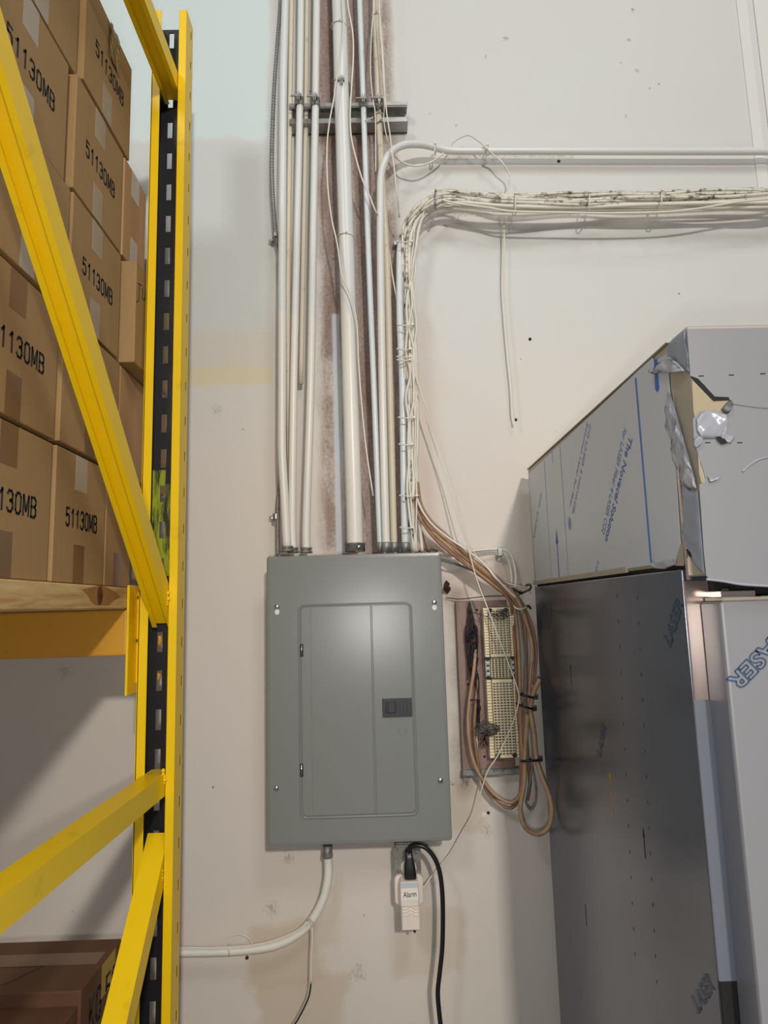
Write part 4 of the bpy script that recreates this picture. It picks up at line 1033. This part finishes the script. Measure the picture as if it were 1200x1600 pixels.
bm = bmesh.new(); bx(bm, c.x-.006, c.x+.006, -.004, 0, c.z-.014, c.z-.002, .001, 1); bx(bm, c.x-.006, c.x+.006, -.024, 0, c.z-.003, c.z-.0005); bx(bm, c.x-.006, c.x+.006, -.026, -.024, c.z-.003, c.z+.018, .001, 1); finish('strap_body', bm, 'galvanized', t)
bm = bmesh.new(); lathe(bm, (c.x, -.004, c.z-.009), (0, -1, 0), [(0, .003), (.002, .0025)], 8); finish('screw', bm, 'chrome', t)
# clutter on top of the panel right corner
rnd = random.Random(11)
for k, l in enumerate(('bare brown wire end lying on the panel top, left', 'bare brown wire end lying on the panel top, middle', 'bare brown wire end lying on the panel top, right')):
    x = 640+k*14
    wire('wire_end', [(x, 864, .05), (x+5, 856+rnd.uniform(-2, 3), .055), (x+14, 861, .05), (x+22, 864, .04)], .0012, 'rust', l, 'wire')
tangle('debris', W(699, 917, .02), .008, .014, 30, .0014, 'rust', 'rusty dirt clump on the wall right of the panel', 12, .004)
wire('thin_wire', [(697, 934, .01), (720, 936, .018), (760, 932, .02), (800, 931, .02), (812, 929, .03)], .0012, 'rust', 'thin rusty wire along the top of the backing board', 'wire')
# long diagonal white wires
wire('thin_wire', [(640, 560, .075), (655, 605, .08), (675, 660, .08), (700, 735, .085), (720, 810, .09), (733, 862, .09), (745, 905, .09), (758, 940, .09), (775, 985, .09), (792, 1030, .09), (806, 1068, .095), (811, 1090, .1), (806, 1115, .10), (795, 1145, .09), (778, 1180, .075), (762, 1205, .06), (752, 1235, .045), (740, 1270, .03), (722, 1300, .02), (705, 1330, .015), (690, 1350, .015), (672, 1372, .02), (660, 1388, .03)], .0016, 'wire_white', 'long thin white wire crossing diagonally over the block down to the adapter', 'wire')
wire('thin_wire', [(645, 540, .07), (652, 590, .06), (662, 640, .05), (680, 700, .045), (698, 750, .045), (722, 830, .05), (740, 862, .06), (760, 885, .08), (775, 905, .08), (790, 915, .07), (806, 918, .06)], .0011, 'wire_white', 'very thin wire slanting from the bundle toward the brown cables', 'wire')
# white hole with dirt
t = thing('wall_hole', 'small broken hole with white plug below the terminal block', 'hole', W(759, 1272, 0))
bm = bmesh.new(); lathe(bm, W(757, 1273, 0), (0, -1, 0), [(0, .006), (.001, .006), (.0015, .003)], 9); finish('plug', bm, 'paper_white', t)
bm = bmesh.new(); lathe(bm, W(763, 1270, 0), (0, -1, 0), [(0, .004), (.0016, .0035)], 7); finish('dark_edge', bm, 'ink', t)

# ================================================================ OUTLET AND ADAPTER
ow = thing('outlet_box', 'grey steel surface outlet box under the panel with a white socket', 'outlet', W(636, 1345, 0))
a = W(616, 1318, .045); b_ = W(659, 1412, .045)
box('metal_box', a.x, b_.x, -.040, 0, b_.z+.004, a.z, 'old_galvanized', ow, .003, 2)
bm = bmesh.new()
for p in [0]:
    o0 = rrect(a.x-.001, b_.x+.001, b_.z+.002, a.z-.009, .004, 4); f_ = [bm.verts.new((q[0], -.0445, q[1])) for q in o0]; g_ = [bm.verts.new((q[0], -.0400, q[1])) for q in o0]
    bm.faces.new(f_); n = len(o0)
    for k in range(n): bm.faces.new((f_[k], f_[(k+1) % n], g_[(k+1) % n], g_[k]))
finish('cover_plate', bm, 'old_galvanized', ow)
c = W(638.5, 1355, .0445); bm = bmesh.new(); lathe(bm, c, (0, -1, 0), [(0, .0175), (.003, .0175), (.004, .016)], 24); finish('socket', bm, 'plastic_white', ow, True)
# oversized cream bezel around the adapter
def rbox(name, x0, x1, y0, y1, z0, z1, r, mat, par, ch=.002):
    bm = bmesh.new(); p0 = rrect(x0, x1, z0, z1, r, 5); p1 = rrect(x0+ch, x1-ch, z0+ch, z1-ch, max(r-ch, .0005), 5); n = len(p0)
    A = [bm.verts.new((q[0], y1, q[1])) for q in p0]; B = [bm.verts.new((q[0], y0+ch, q[1])) for q in p0]; C = [bm.verts.new((q[0], y0, q[1])) for q in p1]
    for U, V in ((A, B), (B, C)):
        for k in range(n): bm.faces.new((U[k], U[(k+1) % n], V[(k+1) % n], V[k]))
    bm.faces.new(C); bm.faces.new(A[::-1])
    return finish(name, bm, mat, par)
ad = thing('power_adapter', 'off-white plug-in adapter with a handwritten label', 'adapter', W(640, 1410, .05))
a = W(616, 1367, .05); b_ = W(662, 1412, .05)
rbox('socket_plate', a.x, b_.x, -.056, -.0450, b_.z, a.z, .010, 'plastic_white', ad)
a = W(625, 1376, .08); b_ = W(657, 1451, .08)
AX0, AX1, AZ0, AZ1 = a.x, b_.x, b_.z, a.z
rbox('adapter_body', AX0+.001, AX1-.0005, -.088, -.056, AZ0, AZ1-.012, .002, 'plastic_white', ad)
rbox('adapter_cap', AX0, AX1-.002, -.090, -.056, AZ1-.050, AZ1, .002, 'plastic_white', ad)
for k in range(5):
    zz = AZ0+.030+k*.0068; P = []
    for i in range(9):
        u = i/8; x = AX0+.003+(AX1-AX0-.006)*u; z = zz+(.005*math.sin((u-.25)*2*PI) if .25 < u < .75 else 0)
        z = zz+max(0, .006*(1-abs(u-.5)/.25))
        P.append(Vector((x, -.0885, z)))
    bm = bmesh.new(); tube(bm, P, .0011, 5); finish('grip_ridge', bm, 'plastic_white', ad, True)
box('label_sticker', AX0+.001, AX1-.003, -.0906, -.0898, AZ1-.036, AZ1-.013, 'paper_white', ad)
text('handwriting', 'Alarm', (AX0+.006, -.0912, AZ1-.030), (1, 0, .06), (-.06, 0, 1), .028, .011, 'ink', ad, th=.0003)
box('clear_tape', AX0+.0005, AX1-.0025, -.0905, -.0899, AZ1-.011, AZ1-.001, 'film_pale', ad)
bm = bmesh.new(); tube(bm, pw([(645, 1450, .075), (649, 1457, .08)]), .0028, 6); finish('pigtail', bm, 'cord_black', ad)
pc = thing('extension_cord', 'thick black power cord with moulded plug arching down the wall', 'cord', W(640, 1350, .07))
ph = W(640.5, 1343, .07); pk = W(641.5, 1371, .07)
bm = bmesh.new()
secs = [(1328, .0075, .006), (1340, .0085, .008), (1352, .0120, .012), (1366, .0135, .013), (1371, .0130, .0125)]
rings = []
for (py, hx, hy) in secs:
    c = W(638.5+(py-1328)*.06, py, .068)
    rings.append([bm.verts.new((c.x+hx*max(-1, min(1, 1.25*math.cos(2*PI*k/16))), c.y+hy*max(-1, min(1, 1.25*math.sin(2*PI*k/16))), c.z)) for k in range(16)])
for i in range(len(rings)-1):
    for k in range(16): bm.faces.new((rings[i][k], rings[i][(k+1) % 16], rings[i+1][(k+1) % 16], rings[i+1][k]))
bm.faces.new(rings[0]); bm.faces.new(rings[-1][::-1])
finish('plug', bm, 'cord_black', pc, True)
tubeobj('cord', pw([(638.5, 1332, .070), (641, 1324, .074), (650, 1321, .078), (662, 1323, .08), (673, 1332, .08), (682, 1347, .08), (688, 1368, .08), (691, 1395, .08), (692, 1430, .08), (691, 1480, .08), (687, 1520, .08), (684, 1550, .08), (686, 1580, .08), (691, 1625, .08)])+[W(693, 1625, .08)+Vector((.002, 0, -t)) for t in (.05, .13, .3, .6)], .0050, 'cord_black', pc, seg=12)

# ================================================================ REFRIGERATOR
FX = 0.37; FXR = 1.08
zTop = CAMZ+0.314; zSeam = CAMZ+0.040
yBk = -0.045; yFr = -0.800
fr = thing('refrigerator', 'tall steel commercial refrigerator wrapped in protective film at the right', 'refrigerator', (FX, yBk, 0))
box('body', FX, FXR, yFr, yBk, 0.02, zSeam-0.006, 'side_steel', fr, .002, 2)
box('seam_gap', FX+.006, FXR, yFr+.01, yBk-.004, zSeam-.006, zSeam, 'dark_gap', fr)
box('top_cover', FX+.001, FXR, yFr-.020, yBk, zSeam, zTop, 'steel_warm', fr, .0015, 1)
YFC = -0.868
box('front_cover', FX+.0008, FXR, YFC, yFr-.0205, zSeam-.016, zTop+.001, 'steel_warm', fr, .0015, 1)
# lips along the top edges and seam
box('edge_lip', FX-.002, FX+.008, yFr-.02, yBk, zTop, zTop+.002, 'steel_warm', fr, .0005, 1)
box('seam_lip', FX-.003, FX+.001, -0.63, yBk, zSeam-.002, zSeam+.007, 'steel_warm', fr, .0005, 1)
def side(pts, X=FX): return [SX(x, y, X) for x, y in pts]
def front(pts, Y=None):
    Y = YFC if Y is None else Y
    return [W(x, y, -Y) for x, y in pts]
# side film of the upper cover
sf = sheet('side_film', side([(827, 740), (1000, 577), (1020, 559), (1024, 566), (1028, 562), (1043, 553), (1045, 585), (1047, 610), (1052, 680), (1058, 760), (1063, 840), (1066, 872), (1058, 876), (1050, 879), (1042, 884), (1022, 886), (1018, 883), (838, 908)]), (-1, 0, 0), .0008, 'film_pale', fr)
for (x0, y0, x1, y1, wd, mt) in ((994, 590, 1016, 880, .0030, 'film_blue'), (995.5, 590, 1017.5, 880, .0012, 'film_blue_pale'), (877, 694, 886, 900, .0012, 'film_blue_pale'), (851, 718, 861, 906, .0010, 'film_blue_pale'), (862, 705, 864, 722, .001, 'film_blue_pale')):
    bm = bmesh.new(); p, q = SX(x0, y0, FX-.0009), SX(x1, y1, FX-.0009); p.y = q.y = (p.y+q.y)/2
    bx(bm, FX-.0013, FX-.0008, p.y-wd/2, p.y+wd/2, q.z, p.z); finish('printed_line', bm, mt, sf)
# text is read top to bottom on the film; letters stand towards the front
def side_text(s, p0, p1, h, mat, par=None, bold=.0, nm='printing', ol=False, X=FX-.0009, flip=1):
    a = SX(p0[0], p0[1], X); b = SX(p1[0], p1[1], X); xd = (b-a); L = xd.length; xd.normalize()
    yd = Vector((-1, 0, 0)).cross(xd)*1.0
    if yd.y > 0 and flip == 1: yd = yd
    n_ = Vector((-1, 0, 0)); yd = n_.cross(xd)
    return text(nm, s, a, xd, yd, L, h, mat, par, bold=bold, th=.0003, outline=ol)
side_text('The Novacel Solution', (983, 679), (945, 842), .0145, 'film_blue', sf, .01)
side_text('for LASER Fiber 4 LASER CO2', (975, 667), (940, 830), .0125, 'film_blue_pale', sf, .004)
side_text('CO LASER 2 NOVACEL', (921, 661), (894, 802), .0095, 'film_blue_pale', sf)
side_text('Solution Laser for fiber', (917, 659), (890, 790), .008, 'film_blue_pale', sf)
side_text('CO LASER', (845, 768), (833, 840), .010, 'film_blue_pale', sf)
side_text('for LASER', (934, 875), (930, 893), .007, 'film_blue_pale', sf)
# arrow
def arrow(tip, tail, w_, mat, par, X=FX-.0009, sw=.0015, hd=.022):
    a = SX(*tip, X); b = SX(*tail, X); y = (a.y+b.y)/2
    bm = bmesh.new()
    bx(bm, X-.0004, X, y-sw, y+sw, b.z, a.z-hd*.8)
    v = [bm.verts.new((X-.0004, y, a.z)), bm.verts.new((X-.0004, y-w_, a.z-hd)), bm.verts.new((X-.0004, y+w_, a.z-hd))]; bm.faces.new(v)
    return finish('printed_arrow', bm, mat, par)
arrow((870, 826), (873, 904), .010, 'film_blue', sf, sw=.0022, hd=.030)
c = SX(890, 818, FX-.0009); bm = bmesh.new()
ctr = bm.verts.new((c.x-.0003, c.y, c.z)); vv = [bm.verts.new((c.x-.0003, c.y+(.013 if k % 2 else .006)*math.cos(2*PI*k/20), c.z+(.016 if k % 2 else .008)*math.sin(2*PI*k/20))) for k in range(20)]
for k in range(20): bm.faces.new((ctr, vv[k], vv[(k+1) % 20]))
finish('printed_star', bm, 'film_blue_pale', sf)
# blue tape near the front corner
o = sheet('blue_tape', side([(1022, 562), (1027, 562), (1028, 585), (1030, 607), (1027, 613), (1024, 608)], FX-.0010), (-1, 0, 0), .0004, 'tape_blue', fr)
# film on the side of the front cover
def crumple(name, outline, X=None, Y=None, mat='film_blueish', amp=.004, lift=.002, par=None, seed=0, sub=3):
    """torn film: filled outline, subdivided and pushed out irregularly"""
    rnd = random.Random(seed)
    pts = [SX(x, y, X) for x, y in outline] if X is not None else [W(x, y, -Y) for x, y in outline]
    nrm = Vector((-1, 0, 0)) if X is not None else Vector((0, -1, 0))
    bm = bmesh.new(); f = bm.faces.new([bm.verts.new(p) for p in pts])
    bmesh.ops.triangulate(bm, faces=[f])
    for _ in range(sub):
        bmesh.ops.subdivide_edges(bm, edges=bm.edges[:], cuts=1, use_grid_fill=True)
        bmesh.ops.triangulate(bm, faces=bm.faces[:])
    ph = [rnd.uniform(0, 6) for _ in range(6)]
    for v in bm.verts:
        a, b = v.co.y+v.co.x, v.co.z
        h = .5+.28*math.sin(a*170+b*90+ph[0])+.22*math.sin(b*230-a*110+ph[1])+.15*math.sin(a*400+ph[2])*math.sin(b*350+ph[3])
        v.co += nrm*(lift+(amp*max(0, h) if not v.is_boundary else 0))
    o = finish(name, bm, mat, par, True)
    md = o.modifiers.new('thickness', 'SOLIDIFY'); md.thickness = .0004
    return o
XS = FX
crumple('corner_film', [(1044, 540), (1051, 530), (1071, 513), (1074, 545), (1078, 584), (1064, 576), (1052, 574), (1040, 578), (1033, 566), (1043, 556)], X=XS, amp=.0025, lift=.0005, par=fr, seed=1)
crumple('hanging_film', [(1044, 612), (1050, 618), (1056, 640), (1063, 662), (1070, 690), (1079, 718), (1087, 748), (1090, 764), (1078, 764), (1068, 752), (1060, 735), (1052, 700), (1048, 665)], X=XS, amp=.007, lift=.001, mat='film_crumple', par=fr, seed=2)
crumple('corner_film', [(1066, 755), (1078, 766), (1091, 766), (1094, 800), (1098, 850), (1102, 898), (1094, 890), (1085, 874), (1080, 862), (1072, 856), (1068, 840)], X=XS, amp=.002, lift=.0005, par=fr, seed=3)
crumple('torn_edge', [(1034, 564), (1046, 556), (1060, 566), (1072, 580), (1060, 577), (1045, 584), (1036, 580), (1024, 585), (1019, 580), (1030, 574)], X=XS-.003, amp=.008, lift=.001, mat='film_crumple', par=fr, seed=4)
sheet('torn_gap', side([(1019, 580), (1024, 572), (1030, 566), (1034, 572), (1033, 578), (1026, 582), (1020, 584)], XS-.004), (-1, 0, 0), .0004, 'dark_gap', fr)
crumple('torn_edge', [(1018, 868), (1024, 882), (1036, 878), (1050, 876), (1058, 872), (1056, 882), (1040, 889), (1024, 888)], X=XS-.001, amp=.003, lift=.0005, mat='film_crumple', par=fr, seed=5)
sheet('torn_gap', side([(1055, 884), (1058, 868), (1063, 852), (1067, 850), (1069, 884)], XS-.0005), (-1, 0, 0), .0004, 'steel_warm', fr)
sheet('torn_gap', side([(1072, 858), (1078, 862), (1083, 871), (1084, 878), (1078, 870)], XS-.0022), (-1, 0, 0), .0004, 'dark_gap', fr)
box('corner_trim', FX-.002, FX+.002, yFr-.022, yFr-.016, zSeam-.02, zTop-.10, 'steel_bright', fr, .0005, 1)
# front film with its torn opening
ff = sheet('front_film', front([(1073, 514), (2095, 503), (2095, 925), (1260, 917), (1200, 915), (1165, 912), (1130, 908), (1112, 907), (1103, 900), (1099, 860), (1095, 800), (1092, 757), (1103, 754), (1100, 742), (1096, 728), (1091, 712), (1086, 697), (1084, 690), (1082, 655), (1092, 643), (1108, 641), (1120, 645), (1134, 647), (1141, 640), (1142, 629), (1138, 622), (1125, 623), (1115, 620), (1100, 602), (1090, 593), (1078, 588)]), (0, -1, 0), .001, 'film_front', fr)
sheet('torn_opening', front([(1081, 592), (1090, 598), (1113, 626), (1139, 626), (1138, 636), (1128, 645), (1110, 646), (1096, 650), (1087, 660), (1083, 640)]), (0, -1, 0), .0006, 'foam_beige', fr)
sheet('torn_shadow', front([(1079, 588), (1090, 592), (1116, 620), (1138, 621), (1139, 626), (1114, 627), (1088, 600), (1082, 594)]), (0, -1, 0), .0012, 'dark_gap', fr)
crumple('torn_flap', [(1087, 655), (1094, 646), (1106, 640), (1120, 643), (1134, 646), (1136, 660), (1133, 676), (1126, 684), (1112, 686), (1096, 686), (1088, 674)], Y=YFC-.001, amp=.0032, lift=.0008, mat='film_crumple', par=ff, seed=6)
crumple('torn_flap', [(1124, 684), (1130, 668), (1135, 660), (1134, 676), (1142, 680), (1148, 683), (1142, 693), (1134, 692)], Y=YFC-.001, amp=.003, lift=.0006, mat='film_crumple', par=ff, seed=7)
sheet('torn_gap', front([(1118, 683), (1124, 682), (1132, 686), (1137, 692), (1128, 694), (1122, 689)], YFC-.003), (0, -1, 0), .0006, 'dark_gap', ff)
crumple('torn_flap', [(1082, 688), (1088, 682), (1096, 684), (1094, 696), (1086, 702), (1082, 698)], Y=YFC-.001, amp=.006, lift=.001, mat='film_crumple', par=ff, seed=8)
crumple('torn_flap', [(1104, 744), (1114, 748), (1126, 743), (1120, 750), (1108, 754)], Y=YFC-.001, amp=.004, lift=.001, mat='film_crumple', par=ff, seed=9)
sheet('torn_opening', front([(1090, 704), (1093, 718), (1096, 738), (1103, 752), (1096, 755), (1092, 740)]), (0, -1, 0), .0007, 'foam_beige', fr)
crumple('torn_flap', [(1126, 640), (1134, 630), (1141, 625), (1143, 634), (1138, 646), (1132, 647)], Y=YFC-.001, amp=.005, lift=.001, mat='wire_grey', par=ff, seed=10)
for x0, y0 in ((1095, 588), (1142, 586.5), (1191, 584.5), (1105, 692), (1155, 692)):
    c = W(x0, y0, -YFC); box('printed_dash', c.x-.003, c.x+.003, YFC-.0014, YFC-.0009, c.z-.0006, c.z+.0006, 'ink', ff)
bm = bmesh.new(); tube(bm, catmull([W(x, y, -(YFC-.0015)) for x, y in ((1160, 737), (1172, 726), (1188, 717), (1210, 713))], 5), .0011, 6); finish('film_wrinkle', bm, 'film_crumple', ff, True)
bm = bmesh.new(); tube(bm, catmull([W(x, y, -(YFC-.001)) for x, y in ((1140, 630), (1165, 634), (1190, 637), (1220, 638))], 5), .0011, 6); finish('film_wrinkle', bm, 'film_front', ff, True)
bm = bmesh.new(); tube(bm, catmull([W(x, y, -(YFC-.001)) for x, y in ((1104, 905), (1130, 908), (1160, 913), (1210, 916))], 5), .0016, 6); finish('film_wrinkle', bm, 'film_crumple', ff, True)
# gap, hinge and door below the cover
dz1 = W(1117, 940, .845).z
XD = FX+.0185; YD = -0.850
box('door_gap', FX+.03, FXR, yFr-.018, yFr, dz1+.002, zSeam-.018, 'dark_gap', fr)
c0_ = W(1137, 922, .82); c1_ = W(1163, 926, .82)
hg = box('hinge', FX+.028, c1_.x+.005, yFr-.035, yFr-.0005, dz1+.003, dz1+.012, 'steel_bright', fr, .0008, 1)
bm = bmesh.new(); lathe(bm, (FX+.036, yFr-.030, dz1+.001), (0, 0, 1), [(0, .005), (.014, .005)], 12); finish('hinge_pin', bm, 'chrome', hg, True)
box('frame_face', FX+.0005, FX+.030, yFr-.004, yFr-.0002, SX(1084, 1095, FX).z, zSeam-.02, 'steel_bright', fr, .0008, 1)
box('frame_film', FX-.0006, FX+.030, yFr-.004, yFr-.0002, SX(1119, 1528, FX).z, SX(1084, 1095, FX).z, 'film_shaded', fr, .0008, 1)
box('frame_opening', FX+.0006, FX+.030, yFr-.003, yFr-.0002, .05, SX(1119, 1528, FX).z, 'dark_gap', fr)
dr = box('door', XD, FXR, YD, yFr-.0045, .12, dz1, 'film_front', fr, .003, 2)
box('door_side_film', XD-.0006, XD-.0001, YD+.004, yFr-.006, .12, dz1-.003, 'film_shaded', dr)
bm = bmesh.new(); bx(bm, XD+.004, FXR, YD+.004, yFr-.006, dz1, dz1+.005, .001, 1); finish('door_top_edge', bm, 'steel_warm', dr)
# LASER, upside down along the diagonal of the door
a_ = W(1212, 983, -YD); b_ = W(1134, 1062, -YD); xd = b_-a_; L = xd.length; xd.normalize(); yd = Vector((0, -1, 0)).cross(xd)
text('printing', 'LASER', a_+Vector((0, -.0003, 0)), xd, yd, L*1.0, .019, 'film_ink', dr, bold=.03, th=.0004, outline=.0009)
bd_ = fr.children[0]
side_text('LASER', (1046, 1012), (1066, 946), .020, 'film_ink', bd_, .0, ol=.0007)
side_text('LASER', (937, 1184), (946, 1138), .016, 'film_ink', bd_, .0, ol=.0006)
side_text('LASER', (1090, 1584), (1115, 1545), .018, 'film_ink', bd_, .0, ol=.0006)
side_text('LASER', (860, 945), (854, 980), .016, 'film_ink', bd_, .0, ol=.0005)
arrow((891, 1036), (893, 1070), .003, 'ink', bd_, X=FX-.0001, sw=.0006, hd=.010)
arrow((1005, 1292), (1008, 1341), .003, 'ink', bd_, X=FX-.0001, sw=.0009, hd=.014)
arrow((914, 1410), (917, 1447), .001, 'ink', bd_, X=FX-.0001, sw=.0006, hd=.004)
bm = bmesh.new()
for (x0, y0, dx, dy, n_) in ((964, 931, 1.9, 40, 15), (996, 934, 1.9, 40, 16)):
    for k in range(n_):
        p = SX(x0+dx*k*1.05, y0+dy*k, FX-.0001); bx(bm, FX-.0004, FX, p.y-.0005, p.y+.0005, p.z-.0025, p.z+.0025)
finish('printed_ticks', bm, 'ink', bd_)
bm = bmesh.new()
for x0, y0 in ((953, 1212), (955, 1239), (957, 1267)):
    p = SX(x0, y0, FX-.0001); bx(bm, FX-.0006, FX, p.y-.003, p.y+.003, p.z-.005, p.z+.004, .0003, 1); bx(bm, FX-.0005, FX, p.y-.0008, p.y+.0004, p.z-.011, p.z-.004)
finish('yellow_mark', bm, 'yellow_drip', bd_)

for o in bpy.data.objects:
    if '_o' in o: del o['_o']
